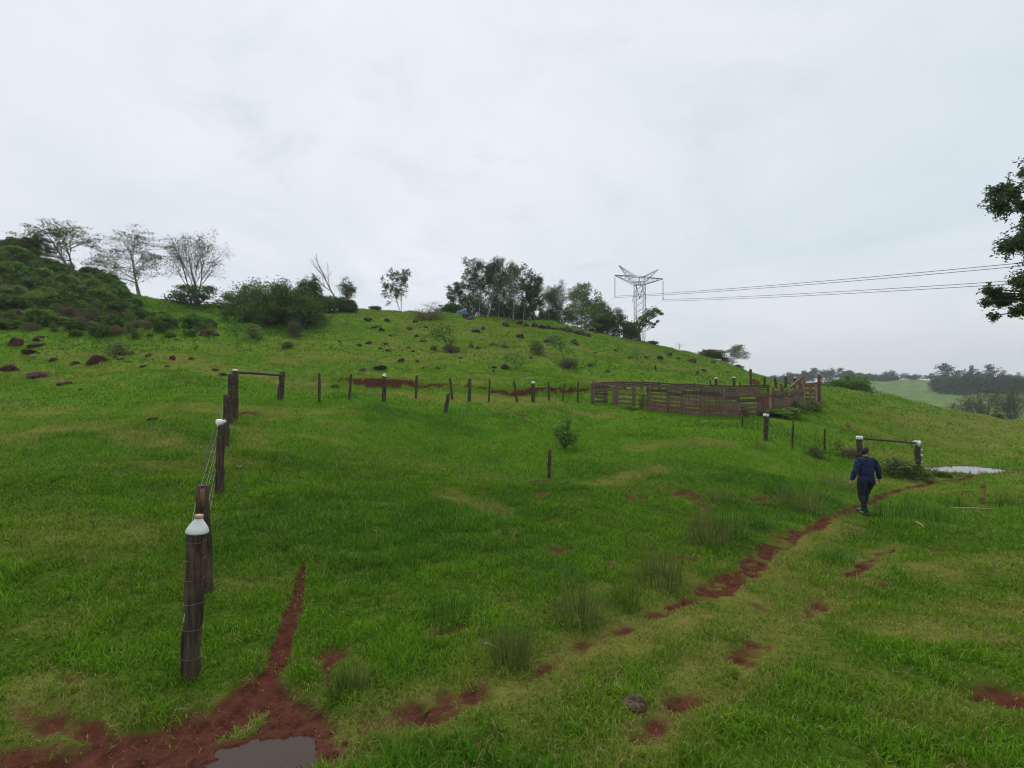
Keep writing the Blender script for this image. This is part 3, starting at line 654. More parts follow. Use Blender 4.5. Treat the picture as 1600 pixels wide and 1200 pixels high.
# single bushes on the slopes
for i, u, v, w, h, lb in ((7, 190, 556, 34, 24, 'low fresh green bush among the red stones on the left field'), (6, 370, 541, 34, 46, 'spindly young shrub on the slope right of the thicket'),
        (7, 398, 528, 34, 22, 'pale leafy shrub on the slope below the bush clump'), (2, 460, 527, 22, 26, 'tuft of dry brown brush below the bush clump'), (7, 447, 543, 24, 10, 'low dark weed patch on the slope below the brown brush'),
        (6, 700, 547, 40, 38, 'leggy sapling beside the boulders in the middle of the slope'), (2, 705, 551, 26, 12, 'brown brush at the foot of the leggy sapling'), (6, 808, 576, 36, 26, 'loose green shrub low on the hill above the red bank'),
        (6, 880, 560, 40, 38, 'tall loose shrub on the hill below the big dark boulder'), (2, 890, 575, 30, 14, 'brown dead brush under the tall loose shrub'), (7, 838, 552, 26, 22, 'thin green shrub left of the big dark boulder'),
        (6, 997, 575, 16, 34, 'single tall thin weed on the slope below the pylon'), (0, 524, 606, 10, 6, 'small dark weed by the red earth bank'),
        (7, 1160, 649, 30, 18, 'low weedy bush against the front boards of the corral'), (7, 1248, 643, 44, 18, 'big leafy weed patch beside the loading chute'), (7, 1275, 640, 30, 14, 'bright green weeds at the foot of the loading chute'),
        (7, 1003, 640, 13, 26, 'leafy bush growing between the corral panels'), (3, 1215, 650, 50, 14, 'low leafy weeds below the red corral gate'), (3, 985, 640, 12, 6, 'small weed in front of the left corral panels'),
        (6, 1306, 712, 18, 28, 'dark upright bush left of the right-hand gate'), (7, 1276, 712, 30, 16, 'low dark weeds around the thin stakes left of the right-hand gate'), (7, 1395, 742, 60, 28, 'tangled weeds under the crossbar of the right-hand gate'),
        (7, 1430, 748, 40, 22, 'dark leafy weeds at the foot of the white-topped gate post'), (2, 1325, 714, 30, 16, 'brownish dry weeds at the foot of the left gate post'), (3, 1470, 745, 20, 8, 'small weed at the edge of the pond'),
        (1, 1556, 652, 16, 7, 'small dark bush alone on the right-hand meadow')):
    x, y, z = gp(u, v); s = y/F
    k_ = 1.7 if i < 6 else 1.35; bush_copy(i, (x, y, z - .03), u*.7, (w*s/k_, w*s/k_, h*s), lb, None)
# leafy bush with fresh tips in the middle of the field
def field_bush():
    x, y, z = gp(882, 700); s = y/F; rng = np.random.default_rng(3); o = thing('bush', 'leafy dark green bush with fresh lime tips in the middle field', 'bush', (x, y, z))
    w, l, t = MB(), MB(), MB(); P = dict(KIND['bushy']); tips = []
    for k in range(16):
        a = rng.uniform(0, 6.28); q = rng.uniform(.1, .62); top = np.array([math.cos(a)*q*.75, math.sin(a)*q*.75, 1.15 - .9*q*q*2 + rng.normal(0, .06)])*np.array([1.35, 1.35, 1.0])
        w.tube([[0,0,-.03], top*np.array([.5,.5,.5]), top], [.02,.014,.006], 5)
        for m_ in range(7):
            f = rng.uniform(.3, 1); tips.append(top*f + rng.normal(0, .07, 3))
        if top[2] > .66: t = MB(); t.leaves(top + rng.normal(0, .055, (12, 3)), .14, rng, rng.random(12)); part('young_shoot', t, M['lf_light'], o, False)
    c = np.repeat(np.array(tips), 11, 0) + rng.normal(0, .085, (len(tips)*11, 3)); c[:, 2] = np.maximum(c[:, 2], .06)
    l.leaves(c, .13, rng, rng.random(len(c))); part('stem', w, M['bark'], o); part('foliage', l, M['lf_scrub'], o, False)
field_bush()

# ---------------------------------------------------------------- right: distant trees
far = []
for i, (k, over) in enumerate((('dome', dict(leaf=.9, lpt=14)), ('bushy', dict(leaf=.9, lpt=14)), ('umbrella', dict(leaf=.7, bare=.0, lpt=7, stems=1)), ('dome', dict(leaf=.8, lpt=12, flat=.4)))):
    P = dict(KIND[k]); P.update(over); w, l = tree_mesh(500+i, 10.0, 13.0, P); far.append((w.mesh('far_trunk'), l.mesh('far_crown', False)))
for a, b in far: a.materials.append(M['bark']); b.materials.append(M['lf_far_haze'])
def far_tree(i, u, vb, vt, w, Y, label, group):
    x, y = (u - CU)/F*Y, Y; z = Hs(x, y); hh = max((CV - vt)/F*Y - z, 3.0)
    o = thing('tree', label, 'tree', (x, y, z - .2), group, u*1.3); ww = w/F*Y
    o.scale = (ww/13, ww/13, hh/10); link('trunk', far[i][0], o); link('crown', far[i][1], o)
rng = np.random.default_rng(8)
G1, G2, G3 = 'wooded crest on the far horizon', 'dark trees at the far right beyond the valley', 'bare grey trees in the valley'
u = 1206
while u < 1400:
    vt = np.interp(u, [1206, 1240, 1290, 1300, 1340, 1370, 1400], [588, 583, 575, 576, 581, 584, 590]) + rng.normal(0, 1.2)
    far_tree(int(rng.integers(0, 4)), u, 600, vt, rng.uniform(18, 30), 420 + rng.uniform(-25, 25), 'hazy dark tree in the row along the far wooded crest', G1); u += rng.uniform(7, 11)
far_tree(0, 1391, 598, 578, 19, 410, 'round hazy tree standing alone on the far crest', None)
for u in (1415, 1424, 1432, 1450, 1458): far_tree(int(u) % 4, u, 596, rng.uniform(582, 586), 14, 430, 'small hazy tree spaced along the bare far crest', 'small trees on the bare far crest')
for u, vt, w, i, lb in ((1484, 568, 46, 2, 'hazy flat-topped tree at the left end of the far right wood'), (1527, 571, 20, 2, 'slim hazy umbrella tree rising above the far right wood'), (1560, 569, 30, 2, 'tall hazy umbrella tree at the middle of the far right wood'), (1508, 578, 28, 3, 'low hazy tree between the two umbrella trees of the far right wood')):
    far_tree(i, u, 607, vt, w, 300, lb, None)
u = 1474
while u < 1720:
    far_tree(int(rng.integers(0, 2)), u, 609, rng.uniform(581, 591) if u < 1640 else rng.uniform(570, 585), rng.uniform(20, 32), 290 + rng.uniform(-25, 10), 'dark hazy tree in the far right wood beyond the valley', G2); u += rng.uniform(7, 12)
u = 1290
while u < 1345: far_tree(1, u, 608, rng.uniform(594, 599), 20, 245 + rng.uniform(-20, 20), 'low dark tree in the hedge line in front of the far crest', 'hedge line in the valley'); u += rng.uniform(8, 13)
T_('spreading green tree just over the crest of the right-hand meadow', 'bushy', 1328, 616, 588, 66, 76, 'lf_mid', seed=2, flat=.6, leafs=.36)
for k, (u, vb, vt, w, Y) in enumerate(((1505, 650, 619, 40, 125), (1532, 652, 606, 46, 122), (1556, 655, 604, 50, 118), (1583, 658, 603, 50, 116), (1612, 660, 606, 52, 114), (1645, 660, 600, 60, 112), (1520, 655, 622, 34, 130), (1570, 655, 618, 40, 130))):
    x, y = (u - CU)/F*Y, Y; z = Hs(x, y); zt = (CV - vt)/F*Y; P = dict(KIND['airy' if k % 2 else 'umbrella']); P.update(lpt=2, bare=.4, leaf=.40)
    w_, l_ = tree_mesh(600+k, zt - z, w/F*Y, P); o = thing('tree', 'bare grey-green tree in the valley behind the meadow crest', 'tree', (x, y, z), G3)
    part('trunk', w_, M['bark'], o); part('crown', l_, M['lf_olive'], o, False)

# ---------------------------------------------------------------- big tree at the right edge
def edge_tree():
    Y = 15.0; s = Y/F; bx = (1735 - CU)*s; z0 = Hs(bx, Y); rng = np.random.default_rng(12)
    o = thing('tree', 'large dark tree reaching in at the right edge of the view', 'tree', (bx, Y, z0)); w, l = MB(), MB()
    px = lambda u, v, dy=0.0: np.array([(u + 12 - 1735)*s, dy, (CV - v)*s - z0])
    trunk = [np.array([0, 0, -.2]), px(1737, 700), px(1732, 600), px(1738, 500), px(1730, 420), px(1740, 330), px(1738, 250)]
    w.tube(trunk, [.36, .26, .23, .21, .18, .13, .07], 12, rng=rng, wob=.05)
    C = [(1608,300,34),(1592,318,16),(1640,270,40),(1580,375,14),(1602,395,26),(1640,360,40),(1600,420,22),(1635,425,30),(1560,442,18),(1545,455,12),(1578,462,18),(1598,455,24),(1570,485,9),(1605,482,12),(1585,482,9),
         (1640,470,30),(1690,240,52),(1740,210,58),(1800,250,58),(1840,320,55),(1830,400,52),(1690,330,50),(1760,310,60),(1690,420,45),(1780,420,55),(1700,480,35),(1600,262,16),(1615,340,18),(1588,345,10),(1607,370,14),(1535,450,8),(1528,470,6),(1545,492,5),(1600,290,20),(1592,350,20),(1612,320,24),(1600,380,18),(1625,380,26),(1570,380,12),(1572,300,10),(1582,272,12),(1618,250,20),(1605,335,18),(1568,465,14),(1556,460,10),(1590,440,14)]
    pts, tn = [], []
    for u, v, r in C:
        for dy in ((0,) if r < 30 else (-1.0, .9)):
            c = px(u, v, dy + rng.normal(0, .5)*(r/30)); R_ = r*s
            j = int(np.clip(np.argmin([abs(t[2] - (c[2] - .5*abs(c[0])*.6)) for t in trunk]), 1, 6)); a = trunk[j]
            mid = a*.45 + c*.55 + np.array([0, 0, .25]); w.tube([a, mid, c], [.07, .035, .012], 6)
            nt_ = max(5, int(r*1.0))
            for _ in range(nt_):
                q = norm(rng.normal(0, 1, 3))*R_*rng.uniform(.35, 1.0); tip = c + q*np.array([1, 1, .8]); w.tube([c + q*.1, c + q*.6 + rng.normal(0, .03, 3), tip], [.016, .01, .004], 3, False)
                n = 34; along = rng.uniform(.3, 1.08, n)[:, None]; pts.append(c + (tip - c)*along + rng.normal(0, .06, (n, 3)) - np.array([0, 0, .05])); tn.append(np.clip(rng.random()*.5 + rng.random(n)*.5, 0, 1))
    l.leaves(np.concatenate(pts), .105, rng, np.concatenate(tn)); part('trunk', w, M['bark'], o); part('crown', l, M['lf_back'], o, False)
edge_tree()
# ---------------------------------------------------------------- rocks
rock_meshes = {}
def rock_mesh(kind, i):
    key = (kind, i)
    if key not in rock_meshes:
        bm = bmesh.new(); bmesh.ops.create_icosphere(bm, subdivisions=3, radius=.5); rg = np.random.default_rng(900+i)
        pl = [norm(rg.normal(0, 1, 3)) for _ in range(9)]; dd = [rg.uniform(.22, .40) for _ in pl]
        for v in bm.verts:
            p = np.array(v.co)
            for n_, d_ in zip(pl, dd):
                e = p @ n_ - d_
                if e > 0: p = p - n_*e*.93
            p = p*(1 + .10*float(fbm(np.array([p[0]*4 + 7*i]), np.array([p[1]*4 + p[2]*3]), 3)[0])); v.co = p
        me = bpy.data.meshes.new('rock'); bm.to_mesh(me); bm.free(); me.polygons.foreach_set('use_smooth', [False]*len(me.polygons))
        me.materials.append(M['rock' if kind == 'rock' else 'redrock']); rock_meshes[key] = me
    return rock_meshes[key]
def rock(u, v, w, h, label, group=None, red=False, i=0):
    try: x, y, z = gp(u, v)
    except ValueError: return
    s = y/F; o = link('boulder' if w >= 12 else 'stone', rock_mesh('red' if red else 'rock', (int(u)*7 + int(v)*3) % 6)); hh = h*s*rng.uniform(.75, 1.1)
    o.location = (x, y + w*s*.3, z + hh*.12); o.rotation_euler = (rng.uniform(-.3, .3), rng.uniform(-.3, .3), rng.uniform(0, 6.28)); o.scale = (w*s*1.12, w*s*1.0, hh*1.6)
    props(o, label, 'boulder' if w >= 12 else 'stone', group)
rng = np.random.default_rng(31)
for u, v, w, h, lb in ((19,540,24,15,'dark rounded boulder at the left edge below the thicket'), (52,543,26,11,'flat dark boulder right of the leftmost rounded one'), (54,533,12,7,'small dark boulder lying on the flat one at left'),
        (38,553,28,10,'dark red boulder sunk in the grass below the flat one'), (79,565,16,8,'small reddish boulder left of the largest one on the left field'), (112,571,15,8,'round red boulder touching the left of the largest one'),
        (142,570,32,18,'largest red-brown boulder on the left field'), (10,580,26,12,'pale red boulder at the left edge of the field'), (50,590,30,13,'bright red flat boulder low on the left field'), (93,603,23,10,'dark red boulder alone nearest on the left field'),
        (189,554,28,9,'long red boulder beside the fresh green bush'), (228,558,19,8,'red boulder right of the fresh green bush'), (268,562,10,9,'small upright pointed red stone on the left field'), (316,525,20,15,'dark boulder at the right foot of the thicket'),
        (335,525,10,10,'small dark boulder just right of the thicket boulder'), (236,657,17,6,'flat red stone lying in the grass left of the fence posts'), (346,587,17,6,'flat red stone beside the left gate')):
    rock(u, v, w, h, lb, None, v > 535)
for u, v, w, h in ((180,560,12,5),(222,573,10,6),(335,579,12,5),(60,527,10,5),(274,532,8,4),(298,562,10,4),(200,566,10,4),(185,562,9,5),(124,610,7,4),(97,546,8,4),(260,573,9,4)):
    rock(u, v, w, h, 'small red stone half sunk in the grass of the left field', 'small red stones on the left field', True)
for u, v, w, h, lb in ((443,508,11,8,'small dark boulder left in front of the bush clump'), (485,507,13,8,'dark boulder below the round-headed small tree'), (478,515,8,6,'dark stone below the bush clump'), (585,513,18,9,'left dark boulder of the pile under the ridge'),
        (575,501,16,7,'top left dark boulder of the pile under the ridge'), (603,503,16,9,'top right dark boulder of the pile under the ridge'), (596,518,11,10,'lowest dark boulder of the pile under the ridge'),
        (626,565,15,8,'dark boulder alone on the lower slope left of centre'), (590,579,34,8,'long flat rock ledge above the red earth bank'), (565,580,11,6,'small dark rock left of the long flat ledge'), (698,546,20,11,'dark boulder beside the leggy sapling'), (676,547,15,9,'dark boulder left of the leggy sapling'),
        (743,519,15,10,'dark boulder below the eucalyptus grove at left'), (812,528,14,10,'dark tilted boulder below the right part of the eucalyptus grove'), (868,537,28,20,'biggest dark pointed boulder on the hillside'), (853,535,9,5,'small stone at the left foot of the biggest boulder'),
        (897,537,16,12,'dark boulder right of the biggest pointed one'), (790,510,15,8,'dark boulder at the foot of the eucalyptus trunks'), (788,577,16,10,'round dark boulder low on the hill above the red bank'), (735,543,10,8,'dark stone in the middle of the slope'),
        (788,543,12,6,'dark flat stone right of the middle of the slope'), (772,540,16,6,'long dark stone in the middle of the slope'), (1080,566,20,8,'long dark rock on the right shoulder of the hill'), (1032,561,14,6,'flat dark rock on the hill under the bare stub'), (921,573,10,9,'dark upright stone right of the dead brush'), (949,582,10,5,'small dark rock low on the hill behind the corral'),
        (902,540,8,8,'small dark stone against the boulder right of the biggest')):
    rock(u, v, w, h, lb)
GS = 'small dark stones scattered over the hillside'
for u, v, w, h in ((462,528,8,5),(575,538,10,6),(602,539,8,6),(594,545,9,5),(607,550,11,6),(652,566,6,4),(650,527,8,5),(661,534,11,6),(637,544,8,4),(645,550,7,4),(686,526,7,4),(684,576,9,5),(610,526,5,4),(648,504,10,8),(748,545,8,5),(772,575,8,5),(771,581,7,4),
        (755,515,8,5),(925,570,7,4),(1115,567,7,5),(1060,561,7,4),(1048,556,8,5),(985,560,9,4),(960,548,8,4),(930,552,7,4),(660,575,7,4),(720,560,7,4),(830,560,7,4),(560,540,8,4),(1010,560,7,4),(735,585,7,3),(1100,580,8,4),(1005,585,7,3),(640,515,9,6),(665,512,7,5),(530,535,8,4),(1137,583,7,4)):
    rock(u, v, w*1.15, h*1.1, 'small dark stone scattered on the grassy hillside', GS)
GW = 'dark rock wall along the foot of the groves'
for u, v in ((822,510),(835,511),(846,513),(856,514),(866,515),(876,516),(886,518),(896,520),(907,523),(918,526),(728,497),(735,498),(812,507)):
    rock(u, v, 15, 9, 'dark rock in the broken row along the foot of the groves', GW)
for u, v, w, lb in ((375, 731, 6, 'small pale stone lying in the grass right of the wire fence'), (52, 557, 7, 'pale stone between the dark red boulders at left')):
    x, y, z = gp(u, v); s = y/F; o = link('stone', rock_mesh('rock', 3).copy()); o.data.materials.clear(); o.data.materials.append(M['stone']); o.location = (x, y, z + .03); o.scale = (w*s*1.3, w*s, w*s*.8); props(o, lb, 'stone')

# ---------------------------------------------------------------- posts, caps, wires
def post_mb(rng, h, r, lean=(0, 0), sides=12, split=False, below=.25):
    mb = MB(); n = 11; pts, rad = [], []
    for i in range(n):
        t = i/(n-1); z = -below + (h + below)*t
        pts.append([lean[0]*max(z, 0) + rng.normal(0, r*.10), lean[1]*max(z, 0) + rng.normal(0, r*.10), z]); rad.append(r*(1.06 - .12*t + rng.normal(0, .045)))
    pts.append([pts[-1][0], pts[-1][1], pts[-1][2] + r*.12]); rad.append(rad[-1]*.82)
    mb.tube(pts, rad, sides, True, .07, rng); return mb
PTS = {}
def fence_post(key, label, u, vb, vt, Y, wpx, lean_px=0, name='fence_post', cat='post', m='post', group=None, dy=0, h=None):
    x, y, z = gp(u, vb, Y); s = y/F; hh = h or max((CV - vt)/F*y - z, .3); r = wpx*s/2; rng = np.random.default_rng(int(u*10 + vb))
    o = thing(name, label, cat, (x, y, z), group); part('shaft', post_mb(rng, hh, r, (lean_px*s/hh, dy)), M[m], o); PTS[key] = (x, y, z, hh, r, lean_px*s); return o
def cap_lathe(mb, M4, s, squat=1.0):
    mb.lathe([(.0, .0), (.97*s, 0), (1.0*s, .03*s), (.96*s, .42*s*squat), (.86*s, .66*s*squat), (.62*s, 1.08*s*squat), (.42*s, 1.42*s*squat), (.37*s, 1.6*s*squat), (.37*s, 1.85*s*squat), (0, 1.87*s*squat)], M4, 18)
def jug(label, key, size, tilt=(0, 0), neck=False, squat=1.0, drop=.0, flat=False, off=(0, 0)):
    x, y, z, h, r, lx = PTS[key]; o = thing('plastic_cap', label, 'plastic cap', (x + lx + off[0], y + off[1], z + h - drop), 'white plastic caps on the posts'); mb = MB()
    R4 = Matrix.Rotation(tilt[1], 4, 'Z') @ Matrix.Rotation(tilt[0], 4, 'Y')
    if flat: mb.lathe([(0, -.4*size), (.95*size, -.4*size), (size, -.3*size), (size, .45*size), (.9*size, .6*size), (0, .66*size)], R4, 16)
    else: cap_lathe(mb, R4, size, squat)
    part('jug_shoulder', mb, M['white'], o)
    if neck:
        nk = MB(); nk.lathe([(.38*size, 1.6*size*squat), (.40*size, 1.62*size*squat), (.40*size, 1.98*size*squat), (.34*size, 2.02*size*squat), (0, 2.02*size*squat)], R4, 14); part('screw_collar', nk, M['orangecap'], o)
        band = MB(); band.lathe([(1.0*size, .12*size), (1.025*size, .13*size), (1.025*size, .20*size), (1.0*size, .21*size)], R4, 18); part('seam', band, M['white'], o)
    return o
o = fence_post('p1', 'nearest thick fence post at left, wrapped with wire ties', 297, 1055, 826, 4.5, 27, 11)
x, y, z, h, r, lx = PTS['p1']
for k, t in enumerate((.92, .80, .66, .5, .33, .14)):
    mb = MB(); an = np.linspace(0, 2*math.pi, 25); zz = h*t; cx = lx/h*zz
    mb.tube([[cx + (r*1.03*(1.05 - .1*t))*math.cos(a), (r*1.03*(1.05 - .1*t))*math.sin(a), zz + .008*math.sin(a + k)] for a in an], [.0018]*25, 5, False); part('wire_tie', mb, M['wire'], o)
jug('white cut-off bottle top with orange collar on the nearest post', 'p1', .089, (.10, .3), True, .88, .035)
o = fence_post('p2', 'dark fence post standing right behind the nearest capped one', 322, 927, 759, 6.25, 19, -5)
x, y, z, h, r, lx = PTS['p2']; mb = MB(); mb.box([-.0, -r*1.02, h*.985], [.014, -r*1.08, h*.80], .05, .02, (0, 1, 0)); part('split_chip', mb, M['redplank'], o)
fence_post('p3', 'dark fence post with a white bottle lying on top, middle of the left row', 343, 757, 664, 10.45, 12, 3)
jug('white plastic bottle lying sideways on the middle left post', 'p3', .088, (1.25, .05), False, .95, -.03, off=(-.07, 0))
fence_post('p4', 'weathered fence post with split top in the left row', 353, 689, 617, 14.2, 9, 1); fence_post('p4b', 'thin grey stake propped beside the split-top post', 349.5, 686, 622, 14.5, 4, 3)
fence_post('p5', 'tapered post touching the left side of the white-capped gate post', 360, 645, 585, 17.3, 7, 0)
# left gate
def gate(label, a, b, bar_pts, barw, y0, y1):
    o = thing('gate_frame', label, 'gate frame', gp(a[0], a[1], y0)); x0, yy0, z0 = o.location
    for key, (u, vb, vt, w, lp), Y in (('ga' + label[:6], a, y0), ('gb' + label[:6], b, y1)):
        x, y, z = gp(u, vb, Y); s = y/F; hh = (CV - vt)/F*y - z; rr = w*s/2; rg = np.random.default_rng(int(u)); PTS[key] = (x, y, z, hh, rr, lp*s)
        part('gate_post', post_mb(rg, hh, rr, (lp*s/hh, 0)), M['post'], o, loc=(x - x0, y - yy0, z - z0))
    mb = MB(); P = []; n = len(bar_pts)
    for i, (u, v) in enumerate(bar_pts):
        Y = y0 + (y1 - y0)*i/(n-1); P.append([(u - CU)/F*Y - x0, Y - yy0, (CV - v)/F*Y - z0])
    mb.tube(P, [barw*(1 + .08*math.sin(3*i)) for i in range(n)], 8, True, .04, np.random.default_rng(2)); part('crossbar', mb, M['darkplank'], o); return o
gate('left gate frame of two posts and a sagging crossbar', (366, 641, 580, 10, 1.5), (438, 628, 582, 9, 3), [(367, 582), (390, 582.5), (412, 584), (428, 585.5), (440, 586)], .055, 17.8, 23)
jug('white flat cap on the left gate post', 'galeft g', .085, (.1, 0), flat=True, drop=-.02)
G = gate('right gate frame with crossbar beside the pond', (1343, 716, 685, 8.5, 0), (1434, 728, 696, 8, 0), [(1345, 684.5), (1370, 687), (1395, 689), (1415, 691), (1432, 693)], .045, 22.8, 24.2)
jug('grey box-like plastic cap on the left post of the right gate', 'garight ', .135, (0, .3), flat=True, drop=-.02)
jug('white jug lying askew on the right post of the right gate', 'gbright ', .17, (1.15, .2), squat=.9, drop=-.06, off=(-.1, 0))
x, y, z, h, r, lx = PTS['gbright ']
for k, t in enumerate((.82, .58, .3)):
    mb = MB(); mb.lathe([(0, -.05), (.05, -.03), (.055, .02), (.02, .05), (0, .052)], None, 10); part('insulator', mb, M['white'], G, loc=(x + r*1.1 - G.location.x, y - .05 - G.location.y, z + h*t - G.location.z))
# stakes of the middle fence
for key, u, vb, vt, Y, w, lp, lb in (('s1',499,628,583,None,4,0,'first thin stake right of the left gate'), ('s2',545.5,626.5,585,None,3.6,3,'thin leaning stake between the left gate and the red bank'), ('s3',600,627.5,588,None,6.5,0,'white-capped post in front of the red earth bank'),
        ('s4',650,623,587,None,3.6,1,'thin stake right of the white-capped post by the red bank'), ('s5',707,624,590,None,3.6,-4,'thin stake leaning left near the short slanted stub'), ('s6',733,627,592,None,5.5,1,'dark uncapped post in the middle fence'),
        ('s7',764,628,593,None,3,1,'thinnest stake in the middle fence right of the dark post'), ('s8',808,628,595,None,3.6,-5,'stake leaning left beside the second white-capped post'), ('s9',833,629,598,None,6,0,'dark post with white cap nearest the corral'),
        ('s10',858,626,596,None,2.8,-1,'thin stake right of the second white-capped post'), ('s11',879,627,599,None,2.6,3,'thin right-leaning stake left of the corral'), ('s12',903,630,597,None,2.8,0,'last thin stake before the corral corner'),
        ('t1',696,644.5,615,None,6,5,'short slanted stub of a post in the grass before the middle fence'), ('t2',858,747,703,None,5.5,1,'lone reddish stake in the grass below the lime-tipped bush'),
        ('q1',1197,688,650,None,7,0,'white-capped brown post in front of the red corral gate'), ('q2',1238,699,658,None,3,1.5,'thin black stake right of the brown capped post'), ('q3',1288,708,670,None,3,1,'thin black stake nearest the right gate'), ('q4',1160,668,650,None,2.4,0,'thin stake in the weeds before the corral boards')):
    fence_post(key, lb, u, vb, vt, Y, w, lp, 'fence_post' if w > 5 else 'fence_stake', 'post' if w > 5 else 'stake')
jug('white cap on the post before the red earth bank', 's3', .11, (.25, 0), squat=.8, drop=.0); jug('white cap on the post nearest the corral', 's9', .12, flat=True); jug('white square cap on the brown post before the corral', 'q1', .13, (.15, .4), flat=True, drop=-.03)
# posts beyond the corral
for i, (u, vb, vt, w, cap, lb) in enumerate(((1119,611,591,4,1,'capped dark post behind the corral, leftmost of the far row'), (1147,609,590,4,1,'white-capped post behind the corral, second of the far row'), (1173,607,577,4,0,'tallest blue-grey post behind the corral'), (1194.5,606,589,4,0,'dark post behind the corral just right of the tallest one'),
        (1213,606,590,4,0,'dark leaning post behind the corral above the red gate'), (1228,606,588,4,1,'capped post standing against the far wooded crest'), (1242,607,590,3.5,1,'thin capped post left of the loading chute'), (1255,608,591,4,1,'capped post just behind the loading chute'), (1156,608,597,2.5,0,'thin stake behind the corral between capped posts'), (1110,611,594,2.5,0,'thin stake left of the far capped post'), (1090,585,580,4,0,'short stump on the hill above the corral'), (1024,578,571,2.5,0,'thin stake standing on the hill behind the corral'))):
    fence_post('f%d' % i, lb, u, vb, vt, None, w, -2 if 'leaning' in lb else 0, 'fence_post', 'post', 'post' if 'blue' not in lb else 'darkplank')
    if cap: jug('white cap on the ' + lb.replace('capped ', '').replace('white-', ''), 'f%d' % i, .12, flat=True)
# barbed wire strands of the left row
ks = ['p1', 'p2', 'p3', 'p4', 'p5']
for k, (t, lb) in enumerate(((.86, 'topmost wire strand strung along the left post row'), (.70, 'second highest wire strand along the left post row'), (.55, 'middle wire strand along the left post row'), (.36, 'second lowest wire strand along the left post row'), (.17, 'lowest wire strand near the grass along the left post row'))):
    mb = MB(); pts = []
    for a, b in zip(ks[:-1], ks[1:]):
        A, B = PTS[a], PTS[b]
        for i in range(8):
            f = i/8; off = -.02 - (A[4]*(1-f) + B[4]*f)*.9
            pts.append([(A[0] + A[5]*t)*(1-f) + (B[0] + B[5]*t)*f + off, A[1]*(1-f) + B[1]*f, (A[2] + A[3]*t)*(1-f) + (B[2] + B[3]*t)*f - .10*(k % 2 + .4)*f*(1-f)])
    mb.tube(pts, [.0026]*len(pts), 5, False); props(part('fence_wire', mb, M['wire']), lb, 'wire')
# loose dropper twist of wire between the second and third posts
A = PTS['p3']; mb = MB()
for k in range(3): mb.tube([[A[0] - .13 - .02*k, A[1] - .3, A[2] + .35], [A[0] - .10 + .01*k, A[1] - .3, A[2] + .75], [A[0] - .03, A[1] - .15, A[2] + A[3]*.97]], [.004]*3, 5, False)
props(part('wire_bundle', mb, M['wire']), 'loose bundle of wire hanging from the middle left post', 'wire')
# ---------------------------------------------------------------- cattle corral
def P3(u, v, Y): x, y, z = gp(u, v, Y); return np.array([x, y, z])
def rows(knots, tops):
    """post heights from the rows of their tops"""
    return [max((CV - vt)/F*k[2] - P3(*k)[2], .6) for k, vt in zip(knots, tops)]
def panel_fence(label, name, knots, tops, bays, pw=.11, cat='corral fence'):
    """posts at knots (u, v, Y); bays[i] = (rail heights, board height, materials, jitter)"""
    hs = rows(knots, tops); base = P3(*knots[0]); o = thing(name, label, cat, tuple(base)); rg = np.random.default_rng(len(label)); Ps = [P3(*k) for k in knots]
    for p, h, k in zip(Ps, hs, range(99)):
        w = pw*rg.uniform(.85, 1.25)
        mb = post_mb(rg, h, w, (rg.normal(0, .015), rg.normal(0, .015)), 8); part('post', mb, M[rg.choice(['plank', 'plank', 'darkplank'])], o, loc=tuple(p - base))
    for i, bay in enumerate(bays):
        if bay is None: continue
        rails, bh, mats, jit = bay; a, b = Ps[i], Ps[i+1]; d = norm(b - a); nrm = norm(np.cross(d, [0, 0, 1])); 
        groups = {}
        for j, t in enumerate(rails):
            m_ = mats[j % len(mats)]; mb = groups.setdefault(m_, MB()); sl = rg.normal(0, jit)
            off = nrm*(.10 if nrm[1] < 0 else -.10)
            mb.box(a + [0, 0, hs[i]*t + sl] + off*1.05 - d*.12, b + [0, 0, hs[i+1]*t - sl] + off + d*.12, .035 + .004*(j % 3), bh*rg.uniform(.8, 1.15))
        for m_, mb in groups.items():
            for v in mb.v: v -= base
            part('rail_panel', mb, M[m_], o, False)
    return o
openb = ((.18, .36, .58, .80, .97), .13, ('plank',), .03)
slat = ((.14, .32, .50, .68, .86), .16, ('plank', 'darkplank', 'plank'), .05)
dense = ((.07, .20, .34, .49, .65, .80, .95), .225, ('plank', 'redplank', 'redplank', 'plank', 'plank', 'darkplank', 'plank'), .025)
dense2 = ((.07, .22, .37, .53, .70, .86), .255, ('plank', 'redplank', 'plank', 'plank', 'darkplank', 'plank'), .03)
panel_fence('long front wall of the weathered board corral, with dense boards', 'corral_fence',
  [(926,633,35),(946,632,35.6),(963,637,34.6),(990,638.5,34.2),(1013,641,33.9),(1044,644,33.6),(1068,646,33.3),(1096,648,33.0),(1128,651,32.6)],
  [598,600,601,602,602,602,604,606,608.5], [((.12,.3,.48,.66,.84,.97), .14, ('darkplank','plank'), .06), None, openb, ((.2,.38,.6,.97), .11, ('plank',), .03), dense, dense2, dense, dense, ], .12)
panel_fence('right part of the corral front between the thick corner post and red gate', 'corral_fence', [(1129.5,651,32.65),(1152,649,33.2),(1185,645,33.9)], [609,610,609], [dense2, ((.1,.26,.42,.6,.78,.94), .2, ('redplank','plank','plank','darkplank'), .04)], .10)
panel_fence('right side wall of grey upright-posted boards behind the weeds', 'corral_fence', [(1209,643,34.6),(1222,641,35.2),(1229,640,35.8),(1238,639,36.6),(1245,638,37.4),(1253,637,38.2)], [609,609,608.5,608.5,607,606], [dense2, dense, dense2, dense, dense2], .11)
